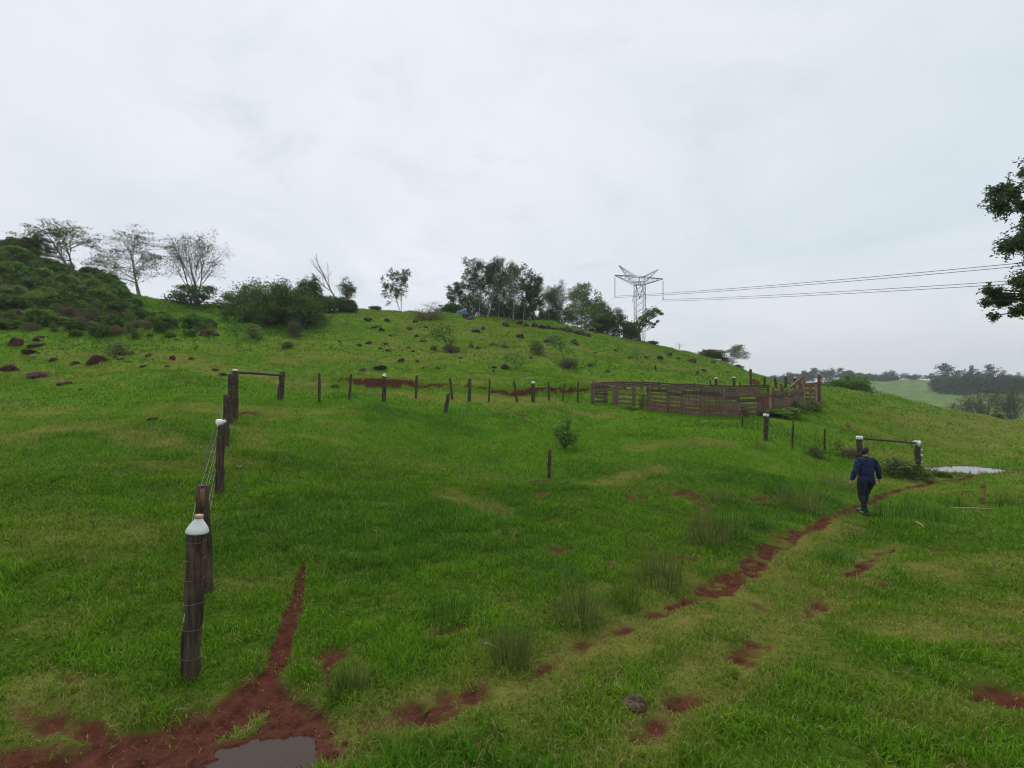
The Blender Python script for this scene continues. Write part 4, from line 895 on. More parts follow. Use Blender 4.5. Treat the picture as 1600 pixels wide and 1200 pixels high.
panel_fence('long back wall of the corral with a dark top rail', 'corral_fence', [(927,628,38.5),(975,622,41),(1003,620,41.6),(1030,618,42),(1057,617,42.3),(1085,616,42.5),(1113,616,42.6),(1140,616,42.5),(1165,616,42.4),(1200,617,42)], [598,598.5,599,599.5,600.5,601,602,603,605,607],
  [((.98,.8,.5,.25), .12, ('darkplank',), .02)] + [((.96,.72,.45), .12, ('darkplank',), .015)]*8, .09)
panel_fence('inner dividing fence of the corral above the red gate', 'corral_fence', [(1104,640,36.2),(1128,637,37),(1152,634,37.8),(1182,631,38.6)], [604,604,605,606], [((.55,.75,.95), .16, ('plank','darkplank'), .03)]*3, .09)
# gates
def plank_gate(label, a, b, h, n, mats, frame):
    A, B = P3(*a), P3(*b); o = thing('corral_gate', label, 'gate', tuple(A)); d = norm(B - A); L = np.linalg.norm(B - A); rg = np.random.default_rng(n)
    for i in range(n):
        mb = MB(); c = d*L*(i + .5)/n; mb.box(c + [0, 0, .06 + rg.uniform(0, .05)], c + [0, 0, h*rg.uniform(.93, 1.0)], L/n*.93, .035, (d[1], -d[0], 0)); part('plank', mb, M[mats[i % len(mats)]], o, False)
    for t in (.2, .86):
        mb = MB(); f = np.array([d[1], -d[0], 0])*.05; f = f if f[1] < 0 else -f
        mb.box(f + [0, 0, h*t], d*L + f + [0, 0, h*t], .04, .13); part('cross_rail', mb, M[frame], o, False)
    for p in (0, 1):
        part('hanging_post', post_mb(rg, h*(1.02 + .14*p), .09), M['redplank'], o, loc=tuple(d*L*p*1.03 - d*.06*(1-p)))
    return o
plank_gate('rusty red vertical-plank corral gate with one pale board', (1186,645,33.9), (1207,643.5,34.5), 1.5, 7, ('redplank','redplank','redplank','redplank','redplank','paleplank','paleplank'), 'redplank')
def slat_gate():
    A, B = P3(949,633,35.5), P3(962,635,34.9); o = thing('corral_gate', 'narrow pale upright boards closing the gap near the left corral corner', 'gate', tuple(A)); d = B - A
    for i in (0.75, .95):
        mb = MB(); mb.box(d*i, d*i + [0, 0, 1.35], .16, .03, (0, 1, 0)); part('plank', mb, M['paleplank'], o, False)
    mb = MB(); mb.box([0, .02, 1.2], d + [0, .02, 1.2], .035, .12); part('cross_rail', mb, M['plank'], o, False)
slat_gate()
def chute():
    A = P3(1256,637,38.6); Bp = P3(1280,635,39.4); o = thing('loading_chute', 'tall wooden loading chute at the right end of the corral', 'loading chute', tuple(A)); rg = np.random.default_rng(77)
    d = norm(Bp - A); L = np.linalg.norm(Bp - A); back = np.array([-d[1], d[0], 0]); back = back if back[1] > 0 else -back
    for q, h, m_, w in ((0, 1.55, 'paleplank', .09), (L*.42, 1.55, 'plank', .07), (L*.78, 1.6, 'paleplank', .09), (L, 2.15, 'redplank', .13)):
        part('post', post_mb(rg, h, w, (0, 0), 8), M[m_], o, loc=tuple(d*q))
    for q, h in ((-.35, 1.6), (L, 2.0)): part('post', post_mb(rg, h, .1, (0, 0), 8), M['redplank'], o, loc=tuple(d*q + back*1.6))
    mb = MB(); mb.box(d*(-.15) + [0, 0, 1.52] - back*.12, d*(L+.1) + [0, 0, 1.56] - back*.12, .05, .16); part('lintel', mb, M['redplank'], o, False)
    for k, (a, b, m_) in enumerate((((-1.15, 1.35), (.25, 2.08), 'redplank'), ((-.85, 1.32), (.38, 1.95), 'paleplank'), ((.95, 1.5), (1.12, 2.05), 'paleplank'))):
        mb = MB(); mb.box(d*a[0] + [0, 0, a[1]] + back*(.2 + .3*k), d*b[0] + [0, 0, b[1]] + back*(.2 + .3*k), .05, .2); part('sloping_board', mb, M[m_], o, False)
    for t in (.35, .62, .9):
        mb = MB(); mb.box(d*L*.42 + back*.09 + [0, 0, t], d*L*.8 + back*.09 + [0, 0, t], .04, .15); part('rail', mb, M['plank'], o, False)
    for t in (.25, .6, .95, 1.3):
        mb = MB(); mb.box(d*L + d*.1 + [0, 0, t], d*L + d*.1 + back*1.6 + [0, 0, t], .04, .18); part('side_board', mb, M['redplank'], o, False)
chute()
# red scrap board leaning behind the corral
p = P3(1176, 598, None) if False else np.array(gp(1178, 606)); mb = MB(); s = p[1]/F
mb.box([-2*s, .1, 12*s], [9*s, .1, 5*s], .12, .42); mb.tube([[4*s, .15, 0], [4*s, .15, 9*s]], [.05, .05], 6)
o = part('leaning_board', mb, M['redplank'], None, False, tuple(p)); props(o, 'tilted rusty board propped beside the tallest far post', 'board')

# ---------------------------------------------------------------- pylon and power lines
def pylon():
    Y = 260.0; s = Y/F; x0, y0, z0 = gp(999.5, 600, Y); o = thing('pylon', 'steel lattice pylon with outstretched arms rising behind the ridge', 'pylon', (x0, y0, z0))
    px = lambda u, v, dy=0.0: np.array([(u - 999.5)*s, dy, (CV - v)*s - z0])
    def truss(a0, a1, b0, b1, n, mb, r=.12, rb=.07):
        for p, q in ((a0, a1), (b0, b1)): mb.tube([p, q], [r, r], 4, False)
        for i in range(n):
            f, g = i/n, (i+1)/n; A, B = a0 + (a1-a0)*f, b0 + (b1-b0)*g; C, D = b0 + (b1-b0)*f, a0 + (a1-a0)*g
            mb.tube([A, B], [rb, rb], 3, False); mb.tube([C, D], [rb, rb], 3, False)
    mb = MB(); half = lambda v: np.interp(v, [445, 470, 540, 600], [7.2, 7.2, 6.6, 9])*s
    for v0, v1, n in ((445, 470, 3), (470, 540, 7), (540, 600, 5)):
        for sx, sy, tx, ty in ((-1,-1,1,-1),(1,-1,1,1),(1,1,-1,1),(-1,1,-1,-1)):
            truss(px(999.5, v0) + [sx*half(v0), sy*half(v0), 0], px(999.5, v1) + [sx*half(v1), sy*half(v1), 0], px(999.5, v0) + [tx*half(v0), ty*half(v0), 0], px(999.5, v1) + [tx*half(v1), ty*half(v1), 0], n, mb)
    # slanted stays of the waist
    for sx in (-1, 1): mb.tube([px(999.5 + sx*6.5, 455), px(999.5 + sx*10.5, 466), px(999.5 + sx*(9.5 if sx > 0 else 11), 465 if sx > 0 else 472)], [.11]*3, 4, False)
    part('tower_body', mb, M['steel'], o, False)
    for tip, root_lo, root_hi, nm in (((960.5, 430), (992, 445.5), (998.5, 432.5), 'cross_arm'), ((1036, 436), (1006.5, 444.5), (999, 432.5), 'cross_arm'), ((967, 415), (986, 440), (994, 433), 'earth_peak'), ((1028.5, 421), (1008, 441), (1003, 434), 'earth_peak')):
        mb = MB(); t = px(*tip)
        for dy in (-1.6, 1.6):
            truss(px(*root_lo, dy), t + [0, dy*.15, 0], px(*root_hi, dy), t + [0, dy*.15, .05], 5, mb, .13 if nm == 'cross_arm' else .10, .055)
        part(nm, mb, M['steel'], o, False)
    mb = MB(); truss(px(986, 440, -1.6), px(1008, 441, -1.6), px(992, 445.5, -1.6), px(1007, 445, -1.6), 3, mb); truss(px(986, 440, 1.6), px(1008, 441, 1.6), px(992, 445.5, 1.6), px(1007, 445, 1.6), 3, mb)
    mb.tube([px(998.5, 432.5), px(997, 445)], [.12, .12], 4, False); mb.tube([px(998.5, 432.5), px(1001, 446)], [.12, .12], 4, False); part('crown_truss', mb, M['steel'], o, False)
    for a, b in (((960.8, 432), (960.8, 464)), ((1036, 439), (1036, 469)), ((994, 446), (999.5, 467)), ((1005, 446), (999.5, 467))):
        A, B = px(*a), px(*b); mb = MB(); n = 34; mb.tube([A + (B - A)*i/n for i in range(n+1)], [.11 + .13*(i % 2) for i in range(n+1)], 7); part('insulator_string', mb, M['glassins'], o)
    return o
pylon()
def line(label, a, b, end, sag, r=.06):
    """a conductor from the pylon past the point b to a far support beyond the frame"""
    pt = lambda u, v, Y: np.array([(u - CU)/F*Y, Y, (CV - v)/F*Y]); A, B = pt(*a), pt(*b); k = 1.9; pts = []
    for i in range(61):
        t = i/60*k; p = A + (B - A)*t; p[2] = A[2] + (B[2] - A[2])*t + sag*t*(t - 1); pts.append(p)
    mb = MB(); mb.tube(pts, [r]*61, 5, False); props(part('power_line', mb, M['cable']), label, 'power line', 'conductors hanging from the pylon')
line('topmost of the four power line cables running right from the pylon', (961,462.8,260), (1600,410.5,131), None, 3.0, .085)
line('second highest power line cable, just under the topmost', (961,465,260), (1600,415.5,131), None, 3.0, .085)
line('third power line cable down, upper one of the lower pair', (1036,468,260), (1600,437.5,131), None, 2.5, .085)
line('lowest power line cable running right from the pylon', (1036,470.5,260), (1600,442.5,131), None, 2.5, .085)
for a, b, lb in (((961, 465, 260), (915, 488, 420), 'faint cable trailing left behind the pylon from its left arm'), ((1036, 469.5, 260), (986, 496, 420), 'faint cable trailing left behind the pylon from its right arm')):
    pt = lambda u, v, Y: np.array([(u - CU)/F*Y, Y, (CV - v)/F*Y]); mb = MB(); A, B = pt(*a), pt(*b); mb.tube([A, .5*(A+B) - [0, 0, .6], B], [.05]*3, 4, False); props(part('power_line', mb, M['cable']), lb, 'power line')

# ---------------------------------------------------------------- small things
def tarp():
    x, y, z = gp(722, 493, 79); s = y/F; o = thing('tarpaulin', 'blue tarpaulin hump at the left foot of the eucalyptus grove', 'tarpaulin', (x, y, z)); mb = MB(); n, m_ = 16, 9; V, Q = [], []
    for i in range(n):
        for j in range(m_):
            a, b = i/(n-1)*2-1, j/(m_-1)*2-1; hgt = max(0, (1 - abs(a)**3)*(1 - abs(b)**2.4)); V.append([a*10*s, b*6*s, hgt*7.5*s*(1 + .2*math.sin(5*a + 2*b)) - .1])
    for i in range(n-1):
        for j in range(m_-1): Q.append([i*m_+j, (i+1)*m_+j, (i+1)*m_+j+1, i*m_+j+1])
    mb.add(V, Q); part('sheet', mb, M['tarp'], o); mb = MB(); mb.tube([[-10*s, 0, .0], [0, -.3, 7.6*s], [10*s, 0, 0]], [.03]*3, 5); part('tie_rope', mb, M['wire'], o)
tarp()
x, y, z = gp(992, 1103); rg = np.random.default_rng(4); mb = MB()
for k in range(7):
    a = k*.9; c = np.array([.05*math.cos(a)*(k > 0), .05*math.sin(a)*(k > 0), .012 + .006*(k % 3)]); rr = rg.uniform(.035, .06)
    mb.lathe([(0, -.02), (rr, -.012), (rr*1.05, .008), (rr*.7, .022), (rr*.25, .03), (0, .028)], Matrix.Translation(c) @ Matrix.Rotation(rg.uniform(-.3, .3), 4, 'X'), 12)
props(part('cow_dung', mb, M['dung'], None, True, (x, y, z)), 'dry brown cow pat in the short grass of the foreground', 'cow dung')
for u0, v0, u1, v1, r, lb in ((1490, 797, 1551, 799, .022, 'long pale stick lying flat on the grass below the pond'), (1432, 819, 1444, 827, .018, 'short pale stick lying in front of the lush grass clump'), (757, 1012, 780, 1022, .010, 'dry stalk lying against the straw-coloured tussock')):
    A, B = np.array(gp(u0, v0)), np.array(gp(u1, v1)); up_ = np.array([0, 0, r + .035]); mb = MB(); mb.tube([A + up_ - A, .5*(A + B) + up_ + [0, 0, .012] - A, B + up_ - A], [r, r*.9, r*.6], 7); props(part('stick', mb, M['stick'], None, True, tuple(A)), lb, 'stick')
# tussocks along the track
def tussock(u, v, w, h, label, m_='lf_mid', n=None, tilt=.5, group=None, wd=.012):
    x, y, z = gp(u, v); s = y/F; rg = np.random.default_rng(int(u + v)); mb = clump(rg, n or 160, h*s*.8, w*s*1.15, wd, tilt)
    props(part('grass_tussock', mb, M[m_], None, False, (x, y, z)), label, 'grass tussock', group)
M['lf_tus'] = m_leafy('tussock_green', (.04, .10, .010), (.12, .22, .025), .3); M['lf_tus2'] = m_leafy('tussock_olive', (.06, .10, .018), (.20, .22, .06), .3); M['lf_lush'] = m_leafy('lush_grass_green', (.028, .082, .008), (.085, .19, .02), .3)
for u, v, w, h, m_, tl, lb in ((800,1035,70,90,'lf_tus2',.33,'upright straw-green tussock nearest the middle of the track edge'), (905,970,90,90,'lf_tus2',.42,'olive arching tussock right of the nearest straw-green one'), (975,950,60,55,'lf_tus',.5,'bright green tussock beside the olive arching one'),
        (1035,910,95,80,'lf_tus2',.45,'brownish tussock above the bare rut'), (1110,850,80,75,'lf_tus2',.45,'tall seeding tussock left of the rut'), (1140,840,70,75,'lf_tus',.4,'tall green tussock left of the rut, next to the seeding one'), (1185,822,50,40,'lf_lush',.6,'dark green tussock at the edge of the rut'),
        (1250,792,80,50,'lf_tus2',.5,'dark brownish tussock left of the walking man'), (1215,775,60,36,'lf_tus',.6,'low green tussock far left of the walking man'), (1295,786,40,34,'lf_lush',.6,'small dark tussock just left of the walking man'), (1305,760,70,40,'lf_tus2',.5,'yellowish seeding tussock behind the walking man at left'),
        (540,1085,60,60,'lf_tus',.6,'arching tussock right of the red mud path'), (555,1075,40,60,'lf_tus2',.5,'pale straw tussock on the bank right of the mud path'), (1420,800,110,46,'lf_lush',.8,'lush dark grass clump right of the walking man'), (1385,812,80,38,'lf_lush',.9,'lush dark grass clump low beside the man'), (1460,812,90,36,'lf_lush',.9,'lush dark grass clump left of the long stick'), (1490,790,50,26,'lf_lush',.8,'dark grass clump above the long stick'), (1575,790,60,24,'lf_lush',.8,'dark grass clump at the right edge beyond the stick'),
        (1345,845,70,30,'lf_tus',.7,'low tussock in the strip between the ruts'), (1310,878,60,40,'lf_lush',.7,'dark tussock in the strip between the ruts, nearer one'), (1130,785,60,26,'lf_lush',.8,'low broad-leaved clump in the field left of the track'), (1130,750,40,22,'lf_tus',.7,'small tussock in the field above the track'),
        (700,965,90,50,'lf_lush',.8,'dark green clump left of the straw-green tussock'), (860,900,120,40,'lf_lush',.9,'broad dark clump above the olive arching tussock'), (1190,700,40,22,'lf_tus2',.6,'small olive tussock below the corral'), (760,720,60,14,'lf_tus2',.8,'flattened olive tussock left of the red scrape'), (1085,1195,50,45,'lf_tus',.7,'small tussock at the lower edge of the view'), (1100,825,40,50,'lf_tus2',.4,'seeding stalks left of the tall tussocks')):
    tussock(u, v, w, h, lb, m_, int(120 + w*1.6), tl*1.45, None, .009 if v > 900 else .013)

# ---------------------------------------------------------------- the walking man
def limb(nodes, sides=16):
    """closed tapered limb through (x, y, z, rx[, ry]) nodes with round ends"""
    mb = MB(); P = [np.array(n[:3], float) for n in nodes]; Rr = [(n[3], n[4] if len(n) > 4 else n[3]) for n in nodes]
    d0, d1 = norm(P[0] - P[1]), norm(P[-1] - P[-2]); pts, rr = [], []
    for a in (.98, .85, .5): pts.append(P[0] + d0*min(Rr[0])*a*.9); k = math.sqrt(1 - a*a); rr.append((Rr[0][0]*k, Rr[0][1]*k))
    for q in range(len(P)):
        pts.append(P[q]); rr.append(Rr[q])
        if q < len(P) - 1:                                   # a softened station between the joints
            p_ = P[max(q-1, 0)]; n_ = P[min(q+2, len(P)-1)]; pts.append((P[q] + P[q+1])*.5 + (P[q] + P[q+1] - p_ - n_)*.0625); rr.append(tuple((a + b)*.5 for a, b in zip(Rr[q], Rr[q+1])))
    for a in (.5, .85, .98): pts.append(P[-1] + d1*min(Rr[-1])*a*.9); k = math.sqrt(1 - a*a); rr.append((Rr[-1][0]*k, Rr[-1][1]*k))
    an = np.arange(sides)*2*math.pi/sides; V = []
    for q, p in enumerate(pts):
        d = norm(pts[min(q+1, len(pts)-1)] - pts[max(q-1, 0)]); ax = np.array([1., 0, 0]) if abs(d[0]) < .8 else np.array([0, 0, 1.]); ax = norm(ax - d*(ax @ d)); ay = np.cross(d, ax)
        V.append(p + np.outer(np.cos(an)*rr[q][0], ax) + np.outer(np.sin(an)*rr[q][1], ay))
    k = np.arange(sides); mb.add(np.concatenate(V), np.concatenate([np.stack([q*sides+k, q*sides+(k+1)%sides, (q+1)*sides+(k+1)%sides, (q+1)*sides+k], 1) for q in range(len(pts)-1)]))
    n = len(pts); mb.f.append(np.array([list(range(sides))[::-1], [(n-1)*sides + q for q in range(sides)]])); return mb.mesh('tmp', True, False)
def remesh(meshes, vox, smooth=6):
    bm = bmesh.new()
    for me in meshes: bm.from_mesh(me)
    me = bpy.data.meshes.new('joined'); bm.to_mesh(me); bm.free(); o = bpy.data.objects.new('tmp', me); COL.objects.link(o)
    r_ = o.modifiers.new('r', 'REMESH'); r_.mode = 'VOXEL'; r_.voxel_size = vox; r_.use_smooth_shade = True
    if smooth: s_ = o.modifiers.new('c', 'SMOOTH'); s_.factor = .5; s_.iterations = smooth
    dg = bpy.context.evaluated_depsgraph_get(); out = bpy.data.meshes.new_from_object(o.evaluated_get(dg)); bpy.data.objects.remove(o); return out
def ellipsoid(c, r, sub=3, fn=None, Mx=None):
    bm = bmesh.new(); bmesh.ops.create_icosphere(bm, subdivisions=sub, radius=1.0)
    for v in bm.verts:
        p = Vector((v.co.x*r[0], v.co.y*r[1], v.co.z*r[2]))
        if fn: p = fn(p, v.co.copy())
        p = p + Vector(c); v.co = Mx @ p if Mx else p
    me = bpy.data.meshes.new('tmp'); bm.to_mesh(me); bm.free(); return me
def man():
    x, y, z = gp(1353, 804); o = thing('person', 'man in dark blue shirt walking away along the track, looking right', 'person', (x, y, z))
    skin = m_plain('skin', (.42, .24, .16), .55, .4, .08); shirt = m_plain('navy_shirt_cloth', (.018, .030, .075), .85, .2, .25, 14); trou = m_plain('dark_slate_trousers', (.022, .030, .036), .85, .2, .3, 14); shoe = m_plain('black_shoe_leather', (.012, .012, .016), .4, .4, .2); hairm = m_plain('black_hair', (.008, .006, .006), .6, .4, .3, 60)
    S = {'L': dict(sh=(-.20, .0, 1.42), el=(-.30, -.03, 1.15), wr=(-.345, .05, .90)), 'R': dict(sh=(.20, .0, 1.42), el=(.315, -.02, 1.17), wr=(.395, .06, .93))}
    Lg = {'L': dict(hip=(-.105, .0, .90), kn=(-.10, .035, .49), an=(-.055, -.09, .085), toe=(-.065, .09, .03)), 'R': dict(hip=(.105, .0, .90), kn=(.085, .14, .50), an=(.055, .19, .09), toe=(.07, .37, .03))}
    parts_ = [limb([(0, .0, .93, .165, .125), (0, 0, 1.03, .165, .135), (0, .0, 1.16, .168, .138), (0, .0, 1.28, .178, .130), (0, .0, 1.38, .188, .115), (0, .0, 1.445, .135, .095), (0, .008, 1.49, .072, .070), (0, .015, 1.54, .058, .058), (.008, .022, 1.60, .056, .056)], 24)]
    for k in 'LR':
        q = S[k]; sh, el, wr = (np.array(q[a]) for a in ('sh', 'el', 'wr')); sx = -1 if k == 'L' else 1
        parts_.append(limb([(sx*.08, 0, 1.40, .072, .085), (*(sh*np.array([.9,1,1])), .066, .072), (*(sh*.7 + el*.3), .060), (*(sh*.3 + el*.7), .052), (*el, .046), (*(el*.65 + wr*.35), .046), (*(el*.3 + wr*.7), .036), (*wr, .028, .024)]))
        g = Lg[k]; hp, kn, an, toe = (np.array(g[a]) for a in ('hip', 'kn', 'an', 'toe'))
        parts_.append(limb([(hp[0]*.72, hp[1] - .01, .97, .105, .12), (*(hp + [0, -.012, -.03]), .108, .118), (*(hp*.6 + kn*.4), .092, .096), (*(hp*.2 + kn*.8), .070), (*kn, .062, .066), (*(kn*.7 + an*.3 + [0, -.012, 0]), .062, .068), (*(kn*.3 + an*.7), .046, .05), (*an, .040), (*(an + [0, 0, -.02]), .038)]))
        heel = an + [0, -.05, -.048]; parts_.append(limb([(*heel, .036, .034), (*(heel*.5 + toe*.5), .042, .036), (*toe, .045, .026), (*(toe + [0, .05, -.002]), .036, .022)]))
    # head, turned to the right: face looks along local +X of the head frame
    HM = Matrix.Translation((.012, .03, 1.655)) @ Matrix.Rotation(math.radians(28), 4, 'Z')
    def headf(p, n):
        if n.x > .2 and n.z < -.1: p.x += .012*(-n.z)            # jaw
        if n.x > .75: p.x *= .95                                  # flatter face
        p.y *= 1 - .16*max(0, -n.z); 
        for sy in (-1, 1):                                          # eye sockets
            dd = (n.y - sy*.36)**2 + (n.z - .05)**2
            if n.x > .4 and dd < .04: p.x -= .008*(1 - dd/.04)
        return p
    head = ellipsoid((0, 0, 0), (.098, .075, .118), 4, headf, HM)
    nose = ellipsoid((.098, 0, -.018), (.022, .014, .028), 2, lambda p, n: Vector((p.x*(1 - .5*n.z), p.y, p.z)), HM)
    lips = ellipsoid((.088, 0, -.062), (.014, .026, .009), 2, None, HM); brow = ellipsoid((.084, 0, .030), (.014, .052, .010), 2, None, HM); chin = ellipsoid((.070, 0, -.098), (.03, .032, .022), 2, None, HM)
    ears = [ellipsoid((-.008, sy*.076, -.008), (.020, .010, .032), 2, None, HM) for sy in (-1, 1)]
    parts_ += [head, nose, lips, brow, chin] + ears
    # hands: palm, four fingers of different length and a thumb leaving the side of the palm
    for k, sx in (('L', -1), ('R', 1)):
        w = np.array(S[k]['wr']); fd = norm(w - np.array(S[k]['el'])); fd = norm(fd + [0, .0, -.2]); side = norm(np.cross(fd, [sx, 0, 0])); side = side if side[1] > 0 else -side; pn = norm(np.cross(side, fd))
        inn = -pn if pn[0]*sx > 0 else pn
        parts_.append(limb([(*w, .018, .026), (*(w + fd*.045), .016, .038), (*(w + fd*.085), .015, .041)]))
        for q, L_ in ((-.030, .060), (-.010, .075), (.011, .080), (.031, .070)):
            b0 = w + fd*.075 + side*q; a1 = b0 + fd*L_*.5 + inn*L_*.12; a2 = a1 + fd*L_*.32 + inn*L_*.2; a3 = a2 + fd*L_*.18 + inn*L_*.22
            parts_.append(limb([(*b0, .0095), (*a1, .0090), (*a2, .0082), (*a3, .0070)], 10))
        b0 = w + fd*.03 + side*.026; a1 = b0 + side*.026 + fd*.022 + inn*.008; a2 = a1 + side*.008 + fd*.032 + inn*.008
        parts_.append(limb([(*b0, .013), (*a1, .0105), (*a2, .008)], 10))
    part('body', remesh(parts_, .006, 3), skin, o)
    for sy in (-1, 1): part('eye', ellipsoid((.088, sy*.028, .006), (.008, .011, .008), 2, None, HM), m_plain('eye_dark', (.03, .02, .015), .2) if sy < 0 else bpy.data.materials['eye_dark'], o)
    hair = []
    bm = bmesh.new(); bmesh.ops.create_icosphere(bm, subdivisions=5, radius=1.0); cut = []
    for v in bm.verts:
        n = v.co.copy(); hl = .40 - .95*max(0, -n.x + .15) - (.35 if abs(n.y) > .6 and -.2 < n.x < .2 else 0)
        if n.z < hl: cut.append(v)
        j = .004*math.sin(31*n.x + 17*n.y)*math.cos(23*n.z + 11*n.y); p = Vector((n.x*(.104 + j), n.y*(.082 + j)*(1 - .16*max(0, -n.z)), n.z*(.128 + j))); v.co = HM @ p
    bmesh.ops.delete(bm, geom=cut, context='VERTS'); me = bpy.data.meshes.new('hair'); bm.to_mesh(me); bm.free(); me.polygons.foreach_set('use_smooth', [True]*len(me.polygons)); h_ = part('hair', me, hairm, o); sm = h_.modifiers.new('thickness', 'SOLIDIFY'); sm.thickness = .012; sm.offset = -1
    bm = bmesh.new(); bmesh.ops.create_icosphere(bm, subdivisions=5, radius=1.0); cut = []
    for v in bm.verts:
        n = v.co.copy()
        if not (n.z < -.32 - .25*(n.x - .6) and n.x > .02 and n.z > -.97) or (n.x > .8 and -.56 < n.z < -.44 and abs(n.y) < .25): cut.append(v)
        v.co = HM @ Vector((n.x*.112 + .012*max(0, -n.z), n.y*.083*(1 - .14*max(0, -n.z)), n.z*.132))
    bmesh.ops.delete(bm, geom=cut, context='VERTS'); me = bpy.data.meshes.new('beard'); bm.to_mesh(me); bm.free(); me.polygons.foreach_set('use_smooth', [True]*len(me.polygons)); h_ = part('beard', me, hairm, o); sm = h_.modifiers.new('thickness', 'SOLIDIFY'); sm.thickness = .016; sm.offset = -1
    # clothes
    body = [c for c in o.children if c.name.startswith('body')][0].data
    def garment(name, keep, off, mt, wr=.004, frq=22, its=3):
        me = body.copy(); me.materials.clear(); bm = bmesh.new(); bm.from_mesh(me); bm.normal_update()
        bmesh.ops.delete(bm, geom=[v for v in bm.verts if not keep(v.co)], context='VERTS'); bm.verts.ensure_lookup_table()
        C_ = np.array([v.co[:] for v in bm.verts]); nz = fbm(C_[:, 0]*frq + C_[:, 1]*9, C_[:, 2]*frq*.8 + C_[:, 1]*7, 3)
        for v, q in zip(bm.verts, nz): v.co = v.co + v.normal*(off + wr*float(q)*2)
        for _ in range(its): bmesh.ops.smooth_vert(bm, verts=bm.verts, factor=.5, use_axis_x=True, use_axis_y=True, use_axis_z=True)
        bm.to_mesh(me); bm.free(); me.name = name; q = part(name, me, mt, o); sm = q.modifiers.new('thickness', 'SOLIDIFY'); sm.thickness = .008; sm.offset = -1; return q
    def k_shirt(c):
        if c.z > 1.515: return False
        if abs(c.x) > .215: return c.z > (S['L' if c.x < 0 else 'R']['wr'][2] + .015)
        return c.z > .905
    def k_trou(c): return c.z < .955 and abs(c.x) < .235 and c.z > .10
    sh_ = garment('shirt', k_shirt, .022, shirt, .008, 22, 9)
    col_ = MB(); col_.lathe([(.064, 1.49), (.072, 1.50), (.069, 1.54), (.062, 1.545), (.058, 1.50)], Matrix.Translation((0, .012, 0)), 20); part('collar', col_, shirt, sh_)
    for k in 'LR':
        el, wr = np.array(S[k]['el']), np.array(S[k]['wr']); cf = MB(); cf.tube([el*.22 + wr*.78, el*.06 + wr*.94], [.047, .043], 14); part('cuff', cf, shirt, sh_)
    garment('trousers', k_trou, .013, trou, .006)
    for k, sx in (('L', -1), ('R', 1)):
        ax = Lg[k]['an']
        garment('shoe', lambda c: c.z < .125 and (c - Vector(ax)).length < .34 and ((c.y < .10) == (k == 'L')), .014, shoe, .001)
    return o
man()

# ---------------------------------------------------------------- air, light, sky, camera
def haze():
    mb = MB(); X, Y0, Y1, Z0, Z1 = 1560, -1560, 1560, -30, 75
    V = [(sx*X, yy, zz) for zz in (Z0, Z1) for sx, yy in ((-1, Y0), (1, Y0), (1, Y1), (-1, Y1))]
    mb.add(V, [[3,2,1,0],[4,5,6,7],[0,1,5,4],[1,2,6,5],[2,3,7,6],[3,0,4,7]]); m = bpy.data.materials.new('hazy_air'); m.use_nodes = True; nt = m.node_tree; nt.nodes.clear()
    out = nt.nodes.new('ShaderNodeOutputMaterial'); pv = nt.nodes.new('ShaderNodeVolumePrincipled'); pv.inputs['Color'].default_value = (.80, .88, .98, 1); pv.inputs['Density'].default_value = HAZE; pv.inputs['Anisotropy'].default_value = .0
    nt.links.new(pv.outputs[0], out.inputs['Volume']); props(part('haze', mb, m, None, False), 'thin pale haze in the humid air', None, None, 'stuff')
HAZE = .0004
haze()
SUN_EL, SUN_AZ = math.radians(52), math.radians(-25)      # azimuth from +Y towards +X
w = bpy.data.worlds.new('World'); scene.world = w; w.use_nodes = True; nt = w.node_tree; bg = nt.nodes['Background']; bg.inputs['Strength'].default_value = .1
sky = nt.nodes.new('ShaderNodeTexSky'); sky.sky_type = 'NISHITA'; sky.sun_disc = False; sky.sun_elevation = SUN_EL; sky.sun_rotation = SUN_AZ; sky.air_density = 1.0; sky.dust_density = 2.0
tc = nt.nodes.new('ShaderNodeTexCoord'); sep = nt.nodes.new('ShaderNodeSeparateXYZ'); nt.links.new(tc.outputs['Generated'], sep.inputs[0])
# cloud deck: direction projected on a flat layer overhead
def math_(op, a, b=None):
    n = nt.nodes.new('ShaderNodeMath'); n.operation = op
    for i, q in enumerate((a, b)):
        if q is None: continue
        if isinstance(q, (int, float)): n.inputs[i].default_value = q
        else: nt.links.new(q, n.inputs[i])
    return n.outputs[0]
zc = math_('ADD', math_('MAXIMUM', sep.outputs[2], 0.0), .22); cx = math_('DIVIDE', sep.outputs[0], zc); cy = math_('DIVIDE', sep.outputs[1], zc)
cmb = nt.nodes.new('ShaderNodeCombineXYZ'); nt.links.new(cx, cmb.inputs[0]); nt.links.new(cy, cmb.inputs[1])
n1 = noise(nt, .9, 6, cmb.outputs[0], .55, .6); n2 = noise(nt, 2.6, 6, cmb.outputs[0], .6, .5)
cl = mixc(nt, ramp(nt, n1, .30, .70), (6.7, 7.3, 7.75), (8.2, 8.35, 8.75))
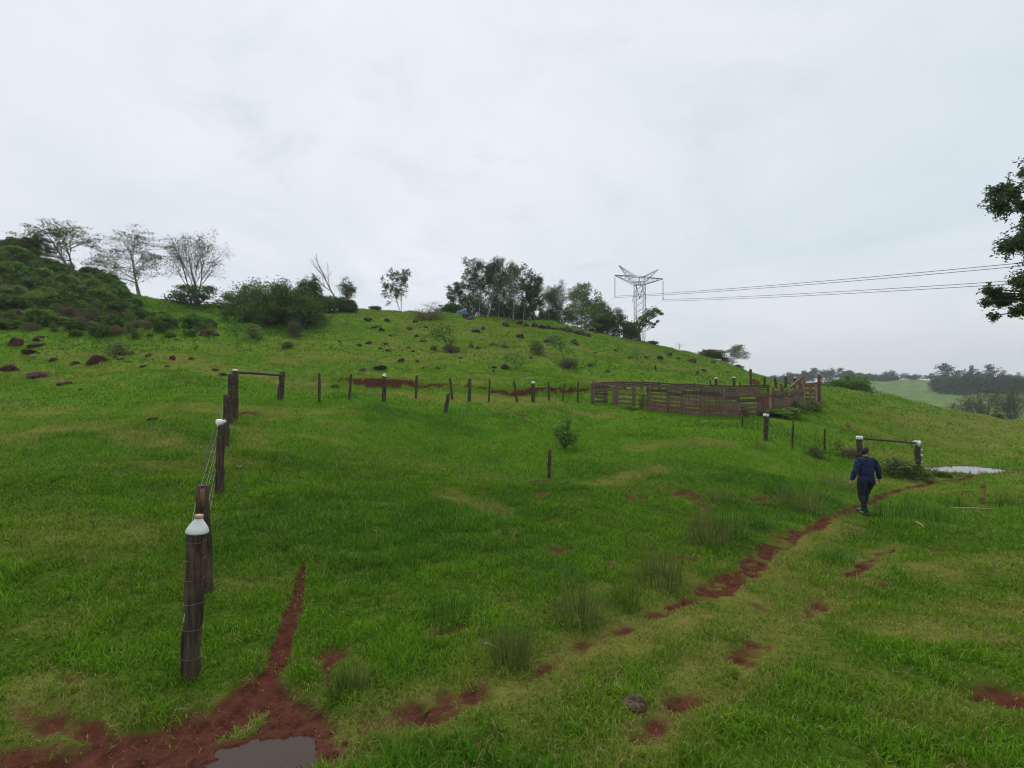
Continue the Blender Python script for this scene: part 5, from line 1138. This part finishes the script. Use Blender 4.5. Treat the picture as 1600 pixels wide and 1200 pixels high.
cl = mixc(nt, math_('MULTIPLY', ramp(nt, n2, .50, .74), .45), cl, (5.0, 5.75, 6.6))
# warm band and grey bank low over the horizon
mr = nt.nodes.new('ShaderNodeMapRange'); nt.links.new(sep.outputs[2], mr.inputs[0]); mr.inputs[1].default_value = .24; mr.inputs[2].default_value = .02; mr.interpolation_type = 'SMOOTHSTEP'
rt = nt.nodes.new('ShaderNodeMapRange'); nt.links.new(sep.outputs[0], rt.inputs[0]); rt.inputs[1].default_value = -.1; rt.inputs[2].default_value = .75
cl = mixc(nt, math_('MULTIPLY', rt.outputs[0], .75), cl, mixc(nt, ramp(nt, n1, .35, .65), (6.5, 7.4, 7.75), (7.5, 8.1, 8.3)))
cl = mixc(nt, math_('MULTIPLY', math_('MULTIPLY', mr.outputs[0], rt.outputs[0]), .6), cl, (7.7, 7.9, 7.6))
cl = mixc(nt, .10, cl, sky.outputs[0]); nt.links.new(cl, bg.inputs['Color'])
ld = bpy.data.lights.new('sun', 'SUN'); ld.energy = 1.5; ld.angle = math.radians(32); ld.color = (1, .96, .9); lo = link('sun', ld)
lo.rotation_euler = (math.pi/2 - SUN_EL, 0, -SUN_AZ + math.pi) if False else (0, 0, 0)
sd = Vector((math.sin(SUN_AZ)*math.cos(SUN_EL), math.cos(SUN_AZ)*math.cos(SUN_EL), math.sin(SUN_EL))); lo.rotation_euler = sd.to_track_quat('Z', 'Y').to_euler(); lo.location = (0, 0, 200)
cam = bpy.data.cameras.new('camera'); co = link('camera', cam, None, (0, 0, 0)); co.rotation_euler = (math.pi/2, 0, 0); cam.sensor_width = 36; cam.lens = F/1600*36; cam.clip_end = 5000; cam.clip_start = .05
scene.camera = co
vs = scene.view_settings; vs.view_transform = 'Standard'; vs.look = 'None'; vs.exposure = .2; vs.gamma = 1; scene.display_settings.display_device = 'sRGB'
scene.cycles.use_denoising = True; scene.cycles.filter_width = 1.1; scene.cycles.max_bounces = 6; scene.cycles.diffuse_bounces = 3; scene.cycles.transmission_bounces = 3; scene.cycles.volume_bounces = 0; scene.cycles.transparent_max_bounces = 4
